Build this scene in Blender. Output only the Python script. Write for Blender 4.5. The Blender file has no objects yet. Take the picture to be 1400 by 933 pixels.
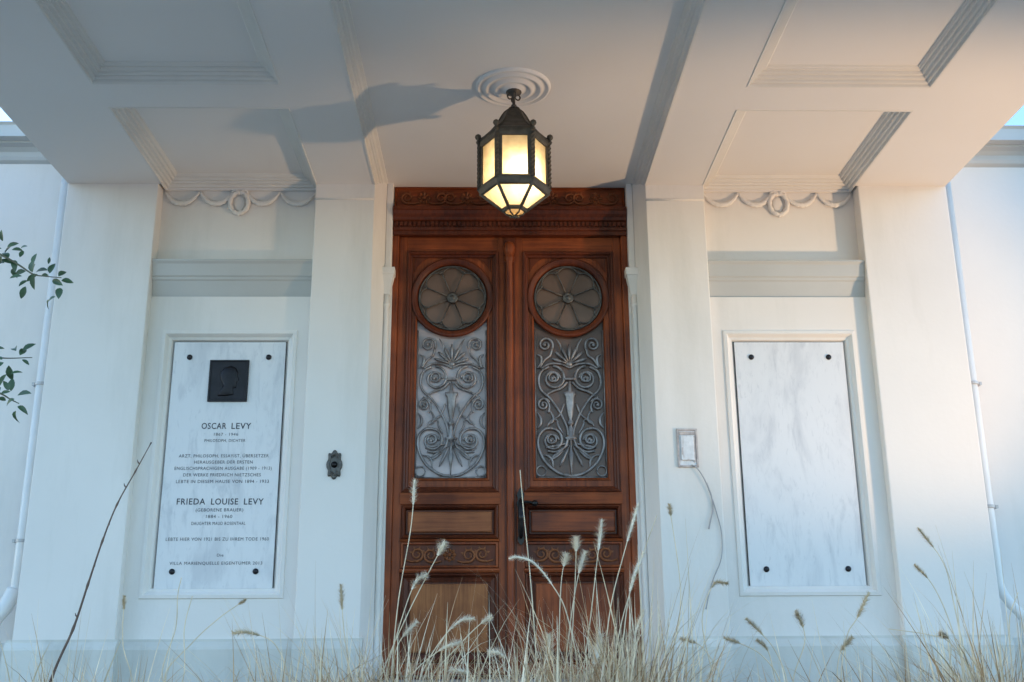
import bpy, math, random
import numpy as np
from mathutils import Vector, Matrix

R = math.radians
pi = math.pi
random.seed(7)
S = bpy.context.scene
COL = S.collection

# ------------------------------------------------------------------ camera
F_PX, PITCH, YAW, ROLL, CX = 1459.8, R(16.474), R(1.196), R(-0.333), -0.117
cd = bpy.data.cameras.new("Camera")
cam = bpy.data.objects.new("Camera", cd)
COL.objects.link(cam)
cd.sensor_width = 36.0
cd.lens = F_PX / 1400.0 * 36.0
cd.clip_start = 0.05
cd.clip_end = 2000.0
cam.matrix_world = (Matrix.Translation((CX, 0, 0)) @ Matrix.Rotation(-YAW, 4, 'Z')
                    @ Matrix.Rotation(pi / 2 + PITCH, 4, 'X') @ Matrix.Rotation(ROLL, 4, 'Z'))
S.camera = cam

# ------------------------------------------------------------------ sky and sun (dusk, sun low behind the villa)
SUN_AZ, SUN_EL = R(-70), R(9)
W = bpy.data.worlds.new("World")
S.world = W
W.use_nodes = True
wn = W.node_tree
bg = wn.nodes['Background']
sky = wn.nodes.new('ShaderNodeTexSky')
sky.sky_type = 'NISHITA'
sky.sun_disc = False
sky.sun_elevation = SUN_EL
sky.sun_rotation = SUN_AZ
sky.altitude = 100
sky.air_density = 1.0
sky.dust_density = 0.8
sky.ozone_density = 2.6
wn.links.new(sky.outputs[0], bg.inputs[0])
bg.inputs[1].default_value = 0.15
sl = bpy.data.lights.new("Sun", 'SUN')
sl.energy = 0.6
sl.angle = R(10)
sl.color = (1.0, 0.86, 0.72)
sun = bpy.data.objects.new("Sun", sl)
COL.objects.link(sun)
sd = Vector((math.sin(SUN_AZ) * math.cos(SUN_EL), math.cos(SUN_AZ) * math.cos(SUN_EL), math.sin(SUN_EL)))
sun.rotation_euler = (-sd).to_track_quat('-Z', 'Y').to_euler()
sun.location = (8, 30, 12)
S.view_settings.view_transform = 'Standard'
S.view_settings.look = 'None'
S.view_settings.gamma = 1.0
S.view_settings.use_curve_mapping = False
S.view_settings.exposure = 2.45
S.render.engine = 'CYCLES'
S.cycles.use_denoising = True
S.cycles.max_bounces = 10
S.cycles.diffuse_bounces = 6
S.cycles.sample_clamp_indirect = 6.0
S.cycles.caustics_reflective = False
S.cycles.caustics_refractive = False


# ------------------------------------------------------------------ pixel helpers (direction only; distance is given)
def ray(px, py):
    u, v = px - 700.0, py - 466.5
    c, s = math.cos(-ROLL), math.sin(-ROLL)
    u, v = c * u - s * v, s * u + c * v
    xx, up = u / F_PX, -v / F_PX
    yy = math.cos(PITCH) - up * math.sin(PITCH)
    zz = math.sin(PITCH) + up * math.cos(PITCH)
    c, s = math.cos(YAW), math.sin(YAW)
    return c * xx + s * yy, -s * xx + c * yy, zz


def at_y(px, py, y):
    d = ray(px, py)
    t = y / d[1]
    return Vector((CX + d[0] * t, y, d[2] * t))


# ------------------------------------------------------------------ materials
def new_mat(name):
    m = bpy.data.materials.new(name)
    m.use_nodes = True
    nt = m.node_tree
    return m, nt, nt.nodes['Principled BSDF']


def mat(name, col, rough=0.6, metal=0.0, var=0.12, vscale=3.0, bump=0.0, bscale=60.0, spec=0.5, coat=0.0,
        dirt=None, dscale=1.5, dlo=0.55, dhi=0.75):
    m, nt, b = new_mat(name)
    N, L = nt.nodes, nt.links
    tc = N.new('ShaderNodeTexCoord')
    geo = N.new('ShaderNodeNewGeometry')
    n = N.new('ShaderNodeTexNoise')
    n.inputs['Scale'].default_value = vscale
    n.inputs['Detail'].default_value = 6
    L.new(geo.outputs['Position'], n.inputs['Vector'])
    r = N.new('ShaderNodeValToRGB')
    r.color_ramp.elements[0].position = 0.3
    r.color_ramp.elements[1].position = 0.7
    r.color_ramp.elements[0].color = tuple(c * (1 - var) for c in col) + (1,)
    r.color_ramp.elements[1].color = tuple(min(1, c * (1 + var * 0.6)) for c in col) + (1,)
    L.new(n.outputs['Fac'], r.inputs[0])
    out = r.outputs[0]
    if dirt:
        n2 = N.new('ShaderNodeTexNoise')
        n2.inputs['Scale'].default_value = dscale
        n2.inputs['Detail'].default_value = 9
        n2.inputs['Roughness'].default_value = 0.65
        mp = N.new('ShaderNodeMapping')
        mp.inputs['Scale'].default_value = (1.6, 1.6, 0.28)
        L.new(geo.outputs['Position'], mp.inputs[0])
        L.new(mp.outputs[0], n2.inputs['Vector'])
        r2 = N.new('ShaderNodeValToRGB')
        r2.color_ramp.elements[0].position = dlo
        r2.color_ramp.elements[1].position = dhi
        L.new(n2.outputs['Fac'], r2.inputs[0])
        mx = N.new('ShaderNodeMixRGB')
        mx.inputs[2].default_value = tuple(dirt) + (1,)
        L.new(r2.outputs[0], mx.inputs[0])
        L.new(out, mx.inputs[1])
        out = mx.outputs[0]
    L.new(out, b.inputs['Base Color'])
    b.inputs['Roughness'].default_value = rough
    b.inputs['Metallic'].default_value = metal
    b.inputs['Specular IOR Level'].default_value = spec
    b.inputs['Coat Weight'].default_value = coat
    b.inputs['Coat Roughness'].default_value = 0.2
    if bump > 0:
        n3 = N.new('ShaderNodeTexNoise')
        n3.inputs['Scale'].default_value = bscale
        n3.inputs['Detail'].default_value = 5
        L.new(geo.outputs['Position'], n3.inputs['Vector'])
        bp = N.new('ShaderNodeBump')
        bp.inputs['Strength'].default_value = bump
        bp.inputs['Distance'].default_value = 0.004
        L.new(n3.outputs['Fac'], bp.inputs['Height'])
        L.new(bp.outputs[0], b.inputs['Normal'])
    return m


def wood(name, c0, c1, rough=0.42, coat=0.25, along='Z'):
    m, nt, b = new_mat(name)
    N, L = nt.nodes, nt.links
    geo = N.new('ShaderNodeNewGeometry')
    mp = N.new('ShaderNodeMapping')
    mp.inputs['Scale'].default_value = (62, 62, 2.6) if along == 'Z' else (2.6, 62, 62)
    L.new(geo.outputs['Position'], mp.inputs[0])
    n = N.new('ShaderNodeTexNoise')
    n.inputs['Scale'].default_value = 1.0
    n.inputs['Detail'].default_value = 8
    n.inputs['Roughness'].default_value = 0.65
    n.inputs['Distortion'].default_value = 0.6
    L.new(mp.outputs[0], n.inputs['Vector'])
    big = N.new('ShaderNodeTexNoise')
    big.inputs['Scale'].default_value = 4.0
    big.inputs['Detail'].default_value = 4
    L.new(geo.outputs['Position'], big.inputs['Vector'])
    mm = N.new('ShaderNodeMath')
    mm.operation = 'ADD'
    mm.inputs[1].default_value = -0.5
    L.new(big.outputs['Fac'], mm.inputs[0])
    ad = N.new('ShaderNodeMath')
    ad.operation = 'ADD'
    L.new(n.outputs['Fac'], ad.inputs[0])
    L.new(mm.outputs[0], ad.inputs[1])
    r = N.new('ShaderNodeValToRGB')
    r.color_ramp.elements[0].position = 0.28
    r.color_ramp.elements[1].position = 0.72
    r.color_ramp.elements[0].color = tuple(c0) + (1,)
    r.color_ramp.elements[1].color = tuple(c1) + (1,)
    L.new(ad.outputs[0], r.inputs[0])
    L.new(r.outputs[0], b.inputs['Base Color'])
    rr = N.new('ShaderNodeMapRange')
    rr.inputs[3].default_value = rough - 0.08
    rr.inputs[4].default_value = rough + 0.2
    L.new(ad.outputs[0], rr.inputs[0])
    L.new(rr.outputs[0], b.inputs['Roughness'])
    b.inputs['Coat Weight'].default_value = coat
    b.inputs['Coat Roughness'].default_value = 0.28
    b.inputs['Specular IOR Level'].default_value = 0.22
    bp = N.new('ShaderNodeBump')
    bp.inputs['Strength'].default_value = 0.25
    bp.inputs['Distance'].default_value = 0.002
    L.new(n.outputs['Fac'], bp.inputs['Height'])
    L.new(bp.outputs[0], b.inputs['Normal'])
    return m


def marble(name):
    m, nt, b = new_mat(name)
    N, L = nt.nodes, nt.links
    geo = N.new('ShaderNodeNewGeometry')
    mp = N.new('ShaderNodeMapping')
    mp.inputs['Rotation'].default_value = (0, R(32), 0)
    mp.inputs['Scale'].default_value = (4.4, 3, 1.25)
    L.new(geo.outputs['Position'], mp.inputs[0])
    out = None
    cur = None
    for sc, lo, hi, amt, seed in ((1.1, 0.47, 0.66, 0.42, 3.1), (3.2, 0.52, 0.70, 0.40, 9.7), (12.0, 0.54, 0.72, 0.35, 1.3)):
        n = N.new('ShaderNodeTexNoise')
        n.noise_dimensions = '4D'
        n.inputs['W'].default_value = seed
        n.inputs['Scale'].default_value = sc
        n.inputs['Detail'].default_value = 7
        n.inputs['Roughness'].default_value = 0.6
        n.inputs['Distortion'].default_value = 0.9
        L.new(mp.outputs[0], n.inputs['Vector'])
        r = N.new('ShaderNodeMapRange')
        r.interpolation_type = 'SMOOTHSTEP'
        r.inputs[1].default_value = lo
        r.inputs[2].default_value = hi
        r.inputs[3].default_value = 0.0
        r.inputs[4].default_value = amt
        L.new(n.outputs['Fac'], r.inputs[0])
        mx = N.new('ShaderNodeMixRGB')
        L.new(r.outputs[0], mx.inputs[0])
        if cur is None:
            mx.inputs[1].default_value = (0.70, 0.70, 0.72, 1)
        else:
            L.new(cur, mx.inputs[1])
        mx.inputs[2].default_value = (0.42, 0.43, 0.47, 1)
        cur = mx.outputs[0]
    L.new(cur, b.inputs['Base Color'])
    b.inputs['Roughness'].default_value = 0.34
    return m


M = {}
M['plaster'] = mat('plaster_white', (0.76, 0.725, 0.695), 0.75, var=0.05, vscale=1.3, bump=0.22, bscale=30,
                   dirt=(0.60, 0.575, 0.535), dscale=1.3, dlo=0.50, dhi=0.80)
M['ceiling'] = mat('ceiling_paint', (0.76, 0.725, 0.70), 0.8, var=0.04, vscale=0.9, bump=0.06, bscale=50)
M['moulding'] = mat('moulding_paint', (0.73, 0.70, 0.66), 0.7, var=0.05, vscale=4, bump=0.06, bscale=80)
M['cornice'] = mat('cornice_grey_lintel_shade', (0.50, 0.505, 0.50), 0.75, var=0.06, vscale=3, bump=0.08, bscale=60)  # grey of the cornice; on the recess lintel it stands in for shade
M['plinth'] = mat('plinth_paint', (0.62, 0.61, 0.57), 0.8, var=0.10, vscale=2.5, bump=0.3, bscale=40,
                  dirt=(0.42, 0.41, 0.37), dscale=2.3, dlo=0.5, dhi=0.8)
M['marble'] = marble('marble_white')
M['letter'] = mat('engraved_letter', (0.05, 0.05, 0.065), 0.6, var=0.1)
M['bronze'] = mat('dark_bronze', (0.016, 0.015, 0.019), 0.42, 0.55, var=0.3, vscale=20, bump=0.3, bscale=50)
M['screw'] = mat('black_screw', (0.02, 0.02, 0.025), 0.35, 0.6, var=0.1)
M['iron'] = mat('lantern_iron', (0.085, 0.070, 0.056), 0.55, 0.4, var=0.35, vscale=30, bump=0.3, bscale=120)
M['plate'] = mat('cast_plate', (0.10, 0.095, 0.09), 0.45, 0.6, var=0.4, vscale=60)
M['grille'] = mat('grille_iron', (0.27, 0.26, 0.27), 0.36, 0.35, var=0.3, vscale=25, bump=0.2, bscale=150,
                  dirt=(0.06, 0.05, 0.05), dscale=14, dlo=0.45, dhi=0.7)
M['handle'] = mat('handle_iron', (0.018, 0.017, 0.018), 0.3, 0.7, var=0.2)
M['wood'] = wood('door_wood', (0.095, 0.019, 0.006), (0.29, 0.068, 0.019), coat=0.08)
M['wood_h'] = wood('door_wood_horizontal', (0.095, 0.019, 0.006), (0.29, 0.068, 0.019), coat=0.08, along='X')
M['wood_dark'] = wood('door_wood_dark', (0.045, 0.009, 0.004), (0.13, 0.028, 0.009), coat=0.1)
M['wood_worn'] = wood('door_wood_weathered', (0.17, 0.055, 0.020), (0.33, 0.130, 0.050), rough=0.6, coat=0.05)
M['wood_worn_h'] = wood('door_wood_weathered_horizontal', (0.17, 0.047, 0.017), (0.31, 0.105, 0.040), rough=0.55,
                        coat=0.08, along='X')
M['wood_carved'] = wood('carved_wood', (0.13, 0.038, 0.013), (0.27, 0.090, 0.032), rough=0.5, coat=0.1)
M['pipe'] = mat('pipe_paint', (0.72, 0.72, 0.71), 0.35, var=0.06, vscale=5, spec=0.5)
M['pipe_band'] = mat('pipe_band_grey', (0.45, 0.45, 0.46), 0.4, 0.2, var=0.1)
M['box'] = mat('switch_box_white', (0.72, 0.72, 0.74), 0.5, var=0.12, vscale=40, dirt=(0.42, 0.36, 0.34), dscale=25,
               dlo=0.55, dhi=0.7)
M['scuff'] = mat('bare_plaster', (0.48, 0.43, 0.42), 0.9, var=0.3, vscale=40, bump=0.5, bscale=90)
M['wire'] = mat('grey_wire', (0.36, 0.35, 0.36), 0.5, var=0.1)
M['straw'] = mat('dry_grass', (0.86, 0.71, 0.52), 0.7, var=0.35, vscale=9)
M['straw_dark'] = mat('dry_grass_brown', (0.50, 0.34, 0.20), 0.75, var=0.35, vscale=9)
M['stalk'] = mat('dry_stalk', (0.72, 0.60, 0.43), 0.65, var=0.25, vscale=12)
M['plume'] = mat('grass_plume', (0.85, 0.78, 0.66), 0.8, var=0.2, vscale=14)
M['plume_tan'] = mat('grass_plume_tan', (0.62, 0.51, 0.35), 0.8, var=0.25, vscale=14)
M['twig'] = mat('twig_bark', (0.13, 0.085, 0.065), 0.75, var=0.3, vscale=30)
M['leaf'] = mat('shrub_leaf', (0.05, 0.10, 0.045), 0.45, var=0.4, vscale=25)
M['stem'] = mat('shrub_stem', (0.10, 0.10, 0.06), 0.6, var=0.3, vscale=25)
M['gravel'] = mat('gravel_forecourt', (0.42, 0.375, 0.315), 0.9, var=0.3, vscale=25, bump=0.8, bscale=70)
M['soil'] = mat('bed_soil', (0.10, 0.075, 0.05), 0.95, var=0.4, vscale=14, bump=1.0, bscale=50)
M['stone'] = mat('step_stone', (0.38, 0.37, 0.36), 0.8, var=0.2, vscale=8, bump=0.3, bscale=50)
M['black'] = mat('lamp_housing', (0.02, 0.02, 0.02), 0.5, 0.3, var=0.1)
M['roof'] = mat('roof_sheet', (0.20, 0.20, 0.21), 0.6, var=0.15)


def glass_mat(name, col, rough=0.06):
    m, nt, b = new_mat(name)
    N, L = nt.nodes, nt.links
    geo = N.new('ShaderNodeNewGeometry')
    n = N.new('ShaderNodeTexNoise')
    n.inputs['Scale'].default_value = 5
    n.inputs['Detail'].default_value = 4
    L.new(geo.outputs['Position'], n.inputs['Vector'])
    r = N.new('ShaderNodeValToRGB')
    r.color_ramp.elements[0].position = 0.35
    r.color_ramp.elements[1].position = 0.65
    r.color_ramp.elements[0].color = tuple(c * 0.7 for c in col) + (1,)
    r.color_ramp.elements[1].color = tuple(c * 1.15 for c in col) + (1,)
    L.new(n.outputs['Fac'], r.inputs[0])
    L.new(r.outputs[0], b.inputs['Base Color'])
    b.inputs['Roughness'].default_value = rough
    b.inputs['IOR'].default_value = 1.52
    b.inputs['Specular IOR Level'].default_value = 0.45
    w = N.new('ShaderNodeTexNoise')
    w.inputs['Scale'].default_value = 18
    L.new(geo.outputs['Position'], w.inputs['Vector'])
    bp = N.new('ShaderNodeBump')
    bp.inputs['Strength'].default_value = 0.12
    bp.inputs['Distance'].default_value = 0.004
    L.new(w.outputs['Fac'], bp.inputs['Height'])
    L.new(bp.outputs[0], b.inputs['Normal'])
    return m


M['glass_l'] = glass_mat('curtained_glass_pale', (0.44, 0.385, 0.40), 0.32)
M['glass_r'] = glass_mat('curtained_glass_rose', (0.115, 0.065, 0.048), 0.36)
M['glass_round'] = glass_mat('round_window_glass', (0.13, 0.08, 0.058), 0.35)


def amber():
    m, nt, b = new_mat('amber_lantern_glass')
    N, L = nt.nodes, nt.links
    out = nt.nodes['Material Output']
    geo = N.new('ShaderNodeNewGeometry')
    n = N.new('ShaderNodeTexNoise')
    n.inputs['Scale'].default_value = 22
    n.inputs['Detail'].default_value = 5
    L.new(geo.outputs['Position'], n.inputs['Vector'])
    r = N.new('ShaderNodeValToRGB')
    r.color_ramp.elements[0].position = 0.3
    r.color_ramp.elements[1].position = 0.7
    r.color_ramp.elements[0].color = (0.64, 0.49, 0.31, 1)
    r.color_ramp.elements[1].color = (0.80, 0.67, 0.47, 1)
    L.new(n.outputs['Fac'], r.inputs[0])
    t = N.new('ShaderNodeBsdfTranslucent')
    d = N.new('ShaderNodeBsdfDiffuse')
    L.new(r.outputs[0], t.inputs[0])
    L.new(r.outputs[0], d.inputs[0])
    mx = N.new('ShaderNodeMixShader')
    mx.inputs[0].default_value = 0.8
    L.new(d.outputs[0], mx.inputs[1])
    L.new(t.outputs[0], mx.inputs[2])
    g = N.new('ShaderNodeBsdfGlossy')
    g.inputs['Roughness'].default_value = 0.25
    mx2 = N.new('ShaderNodeMixShader')
    mx2.inputs[0].default_value = 0.05
    L.new(mx.outputs[0], mx2.inputs[1])
    L.new(g.outputs[0], mx2.inputs[2])
    L.new(mx2.outputs[0], out.inputs[0])
    return m


M['amber'] = amber()


def emis(name, col, s):
    m, nt, b = new_mat(name)
    b.inputs['Base Color'].default_value = (0.8, 0.8, 0.8, 1)
    b.inputs['Emission Color'].default_value = tuple(col) + (1,)
    b.inputs['Emission Strength'].default_value = s
    return m


M['bulb'] = emis('lit_bulb', (1.0, 0.82, 0.5), 14.0)
M['flood'] = emis('lit_floodlight_lens', (1.0, 0.75, 0.5), 4.0)


# ------------------------------------------------------------------ mesh builder
def wloc(o):
    v = Vector((0, 0, 0))
    while o is not None:
        v = v + o.location
        o = o.parent
    return v


PLACE = None            # placement of the assembly being built: its local measures -> metres in the porch
KD = 0.984


def place_door(p):
    return Vector((p.x * KD, 6.0 + (p.y - 6.1) * KD, -0.11 + (p.z + 0.11) * KD))


def place_lantern(p):
    return Vector((p.x * KD, 4.79 + (p.y - 4.87) * KD, ZR + (p.z - 2.80) * KD))


class MB:
    def __init__(self):
        self.v, self.f = [], []

    def quad(self, a, b, c, d):
        n = len(self.v)
        self.v += [Vector(a), Vector(b), Vector(c), Vector(d)]
        self.f.append((n, n + 1, n + 2, n + 3))

    def box(self, x0, x1, y0, y1, z0, z1):
        if x0 > x1: x0, x1 = x1, x0
        n = len(self.v)
        self.v += [Vector((x, y, z)) for z in (z0, z1) for y in (y0, y1) for x in (x0, x1)]
        for q in ((0, 2, 3, 1), (4, 5, 7, 6), (0, 1, 5, 4), (2, 6, 7, 3), (0, 4, 6, 2), (1, 3, 7, 5)):
            self.f.append(tuple(n + i for i in q))
        return self

    def rings(self, rings, close_u=True, caps=True):
        """rings: list of equally long point lists, joined in order"""
        n0, k = len(self.v), len(rings[0])
        for r in rings:
            self.v += [Vector(p) for p in r]
        for i in range(len(rings) - 1):
            for j in range(k if close_u else k - 1):
                j2 = (j + 1) % k
                self.f.append((n0 + i * k + j, n0 + i * k + j2, n0 + (i + 1) * k + j2, n0 + (i + 1) * k + j))
        if caps:
            self.f.append(tuple(n0 + j for j in reversed(range(k))))
            self.f.append(tuple(n0 + (len(rings) - 1) * k + j for j in range(k)))
        return self

    def tube(self, pts, rad, n=6, flat=1.0, up=(0, 1, 0)):
        pts = [Vector(p) for p in pts]
        rr = rad if hasattr(rad, '__len__') else [rad] * len(pts)
        up = Vector(up)
        rs = []
        for i, p in enumerate(pts):
            t = (pts[min(i + 1, len(pts) - 1)] - pts[max(i - 1, 0)])
            if t.length < 1e-9: t = Vector((0, 0, 1))
            t.normalize()
            s = t.cross(up)
            if s.length < 1e-3: s = t.cross(Vector((1, 0, 0.3)))
            s.normalize()
            w = s.cross(t).normalized()
            rs.append([p + s * math.cos(2 * pi * j / n) * rr[i] + w * math.sin(2 * pi * j / n) * rr[i] * flat
                       for j in range(n)])
        return self.rings(rs)

    def lathe(self, c, prof, n=24, axis='Z', rot=0.0):
        """prof: (radius, height) along the axis, c: centre"""
        c = Vector(c)
        rs = []
        for r, h in prof:
            ring = []
            for j in range(n):
                a = 2 * pi * j / n + rot
                if axis == 'Z':
                    ring.append(c + Vector((r * math.cos(a), r * math.sin(a), h)))
                else:
                    ring.append(c + Vector((r * math.cos(a), h, r * math.sin(a))))
            rs.append(ring)
        return self.rings(rs)

    def ball(self, c, r, n=10, sq=(1, 1, 1)):
        c = Vector(c)
        rs = []
        for i in range(n // 2 + 1):
            t = -pi / 2 + pi * i / (n // 2)
            q = max(math.cos(t), 0.02)
            rs.append([c + Vector((r * sq[0] * q * math.cos(2 * pi * j / n), r * sq[1] * q * math.sin(2 * pi * j / n),
                                   r * sq[2] * math.sin(t))) for j in range(n)])
        return self.rings(rs)

    def loop(self, corners, prof, closed=True):
        """mitred moulding in a plane. corners: list of points (outer line, in order); prof: list of
        functions' args (inset, offset): position = corner moved towards the middle by inset and along nrm by offset"""
        return self

    def build(self, name, material, parent=None, smooth=False, bevel=0.0, seg=2):
        off = wloc(parent)
        if PLACE: self.v = [PLACE(Vector(p)) for p in self.v]
        me = bpy.data.meshes.new(name)
        me.from_pydata([tuple(p - off) for p in self.v], [], self.f)
        me.materials.append(M[material] if isinstance(material, str) else material)
        if smooth:
            me.polygons.foreach_set('use_smooth', [True] * len(me.polygons))
        me.update()
        o = bpy.data.objects.new(name, me)
        COL.objects.link(o)
        if parent is not None:
            o.parent = parent
        if bevel > 0:
            bm = o.modifiers.new('Bevel', 'BEVEL')
            bm.width = bevel
            bm.segments = seg
            bm.limit_method = 'ANGLE'
            bm.angle_limit = R(40)
        return o


def rect_frame(mb, x0, x1, z0, z1, prof):
    """mitred frame on a wall (plane y): prof = list of (inset, y)"""
    rs = []
    for ins, y in prof:
        rs.append([(x0 + ins, y, z0 + ins), (x1 - ins, y, z0 + ins), (x1 - ins, y, z1 - ins), (x0 + ins, y, z1 - ins)])
    mb.rings(rs, caps=False)
    return mb


def rect_frame_z(mb, x0, x1, y0, y1, prof):
    """mitred frame on a ceiling: prof = list of (inset, z)"""
    rs = []
    for ins, z in prof:
        rs.append([(x0 + ins, y0 + ins, z), (x1 - ins, y0 + ins, z), (x1 - ins, y1 - ins, z), (x0 + ins, y1 - ins, z)])
    mb.rings(rs, caps=False)
    return mb


def tag(o, label=None, cat=None, group=None, kind=None):
    if label: o['label'] = label
    if cat: o['category'] = cat
    if group: o['group'] = group
    if kind: o['kind'] = kind
    return o


def thing(name, loc, label, cat, group=None):
    o = bpy.data.objects.new(name, None)
    o.empty_display_size = 0.1
    COL.objects.link(o)
    o.location = PLACE(Vector(loc)) if PLACE else loc
    return tag(o, label, cat, group)


def spline(pts, n=10):
    """Catmull-Rom through pts"""
    pts = [Vector(p) for p in pts]
    P = [pts[0] * 2 - pts[1]] + pts + [pts[-1] * 2 - pts[-2]]
    out = []
    for i in range(1, len(P) - 2):
        for k in range(n):
            t = k / n
            a, b, c, d = P[i - 1], P[i], P[i + 1], P[i + 2]
            out.append(0.5 * ((2 * b) + (c - a) * t + (2 * a - 5 * b + 4 * c - d) * t * t + (3 * b - a - 3 * c + d) * t ** 3))
    out.append(pts[-1])
    return out


# ================================================================== SETTING
FY, ZS, ZT, ZR = 5.80, 2.68, 2.75, 2.75   # front plane, soffit, coffer ceiling, raised middle ceiling
GZ = -0.40                             # ground at the wall


def gz(x, y):
    t = min(max((y - 1.6) / 2.6, 0), 1)
    t = t * t * (3 - 2 * t)
    return -1.55 + (GZ + 1.55) * t


# ground sheet with the rise in front of the villa
mb = MB()
ys = [-400, -60, -12, -3, 0, 1.0] + [1.4 + 0.2 * i for i in range(16)] + [5, 6, 9, 30, 400]
xs = [-400, -60, -14, -8, -5, -3, -1.5, 0, 1.5, 3, 5, 8, 14, 60, 400]
rows = []
for y in ys:
    rows.append([(x, y, gz(x, y)) for x in xs])
mb.rings(rows, close_u=False, caps=False)
tag(mb.build('ground', 'gravel', smooth=True), kind='structure')
# planted bed, 4 mm above the ground sheet and following it
mb = MB()
rows = []
for i in range(14):
    y = 2.6 + i * 0.2
    rows.append([(x + 0.05 * math.sin(y * 5 + x), y, gz(x, y) + 0.012 + 0.012 * math.sin(x * 3.1 + y * 4)) for x in
                 np.linspace(-4.6, 4.6, 30)])
mb.rings(rows, close_u=False, caps=False)
tag(mb.build('planting_bed', 'soil', smooth=True), kind='structure')
# stone landing at the door
mb = MB().box(-0.80, 0.80, 5.36, 6.16, GZ - 0.2, -0.115)
tag(mb.build('door_landing', 'stone', bevel=0.012), kind='structure')

# ------------------------------------------------------------------ the villa
villa = thing('villa', (0, 6.0, GZ), 'white plastered villa front with deep coffered porch soffit and grey cornice', 'building')
# side walls beyond the porch
for s in (-1, 1):
    MB().box(s * 2.55, s * 14, 6.0, 6.4, GZ - 0.1, 2.93).build('wall', 'plaster', villa)
    c = MB()
    pr = [(6.0, 2.90), (5.975, 2.915), (5.965, 2.935), (5.965, 2.965), (5.94, 2.985), (5.90, 2.995), (5.90, 3.005),
          (5.845, 3.010), (5.845, 3.085), (5.83, 3.10), (6.45, 3.11), (6.45, 2.90)]
    c.rings([[(s * 2.61, y, z) for y, z in pr], [(s * 14, y, z) for y, z in pr]])
    c.build('cornice', 'cornice', villa)
    # pillar
    MB().box(s * 2.07, s * 2.60, FY, 6.30, 0.085, 2.815).build('pillar', 'plaster', villa, bevel=0.006)
    # pilaster with its cap
    pl = MB().box(s * 0.80, s * 1.146, FY, 6.30, 0.085, 2.583).build('pilaster', 'plaster', villa, bevel=0.005)
    MB().box(s * 0.798, s * 1.148, FY - 0.004, 6.30, 2.590, 2.815).build('cap_block', 'plaster', pl, bevel=0.004)
    bead = MB()
    bead.tube([(s * 0.796, FY - 0.001, 2.587), (s * 1.148, FY - 0.001, 2.587)], 0.0065, 8)
    bead.build('bead', 'plaster', pl, smooth=True)
    # recess between pilaster and pillar
    x0, x1 = sorted((s * 1.146, s * 2.07))
    MB().box(x0, x1, 5.90, 6.28, 0.0, 2.815).build('recess_wall', 'plaster', villa)
    # lower infill with the plaque opening
    ix0, ix1 = sorted((s * 1.24, s * 1.965))
    iz0, iz1 = 0.325, 1.775
    inf = MB()
    inf.rings([[(x0, 5.86, 0.0), (x1, 5.86, 0.0), (x1, 5.86, 2.0), (x0, 5.86, 2.0)],
               [(ix0, 5.86, iz0), (ix1, 5.86, iz0), (ix1, 5.86, iz1), (ix0, 5.86, iz1)]], caps=False)
    inf = inf.build('infill_panel', 'plaster', villa)
    fr = MB()
    rect_frame(fr, ix0, ix1, iz0, iz1, [(-0.022, 5.861), (-0.018, 5.852), (0.0, 5.850), (0.010, 5.862), (0.016, 5.872),
                                        (0.030, 5.878), (0.038, 5.897)])
    fr.build('panel_moulding', 'plaster', inf)
    # lintel moulding across the recess, shade of its down-facing faces put into the grey
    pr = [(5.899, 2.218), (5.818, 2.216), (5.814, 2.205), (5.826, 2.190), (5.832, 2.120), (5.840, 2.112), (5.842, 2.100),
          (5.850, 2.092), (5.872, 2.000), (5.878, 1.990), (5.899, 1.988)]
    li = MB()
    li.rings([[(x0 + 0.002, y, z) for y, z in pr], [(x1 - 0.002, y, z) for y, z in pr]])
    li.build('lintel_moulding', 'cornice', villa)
    # plinth in three bays
    for a, b, yy in ((2.055, 2.63, 5.770), (1.146, 2.055, 5.815), (0.785, 1.146, 5.768)):
        pr = [(6.2, GZ - 0.1), (yy, GZ - 0.1), (yy, 0.045), (yy + 0.006, 0.058), (yy + 0.028, 0.085), (yy + 0.028, 0.098),
              (6.2, 0.099)]
        q = MB()
        xa, xb = sorted((s * a, s * b))
        q.rings([[(xa, y, z) for y, z in pr], [(xb, y, z) for y, z in pr]])
        q.build('plinth', 'plinth', villa)
    q = MB()
    pr = [(6.2, GZ - 0.1), (5.965, GZ - 0.1), (5.965, 0.045), (5.985, 0.085), (6.2, 0.09)]
    q.rings([[(s * 2.631, y, z) for y, z in pr], [(s * 14, y, z) for y, z in pr]])
    q.build('plinth', 'plinth', villa)
    # splayed jamb and slender door colonnette with capital
    j = MB()
    j.rings([[(s * 0.801, FY + 0.002, z), (s * 0.743, 5.925, z), (s * 0.743, 6.25, z), (s * 0.85, 6.25, z)] for z in (-0.2, 2.81)])
    j.build('jamb', 'plaster', villa)
    k = MB().box(s * 0.704, s * 0.742, 5.935, 6.2, 2.203, 2.76).build('colonnette_block', 'plaster', villa, bevel=0.004)
    k = MB()
    k.lathe((s * 0.727, 5.94, 0), [(0.019, -0.11), (0.019, 0.0), (0.0165, 0.06), (0.0165, 1.965), (0.022, 1.97), (0.022, 1.982),
                                    (0.0165, 1.988), (0.0165, 2.04)], 16)
    MB().box(s * 0.698, s * 0.742, 5.958, 6.2, -0.113, 2.200).build('jamb_fillet', 'plaster', villa)
    sh = k.build('colonnette', 'plaster', villa, smooth=True)
    k = MB()
    cxx, cyy = s * 0.727, 5.95
    rs = []
    for h, r in ((2.037, .019), (2.057, .022), (2.087, .026), (2.127, .034), (2.156, .040), (2.158, .045), (2.201, .046)):
        rs.append([(cxx - r, cyy - r, h), (cxx + r, cyy - r, h), (cxx + r, cyy + r, h), (cxx - r, cyy + r, h)])
    k.rings(rs)
    k.build('capital', 'plaster', sh)
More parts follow.
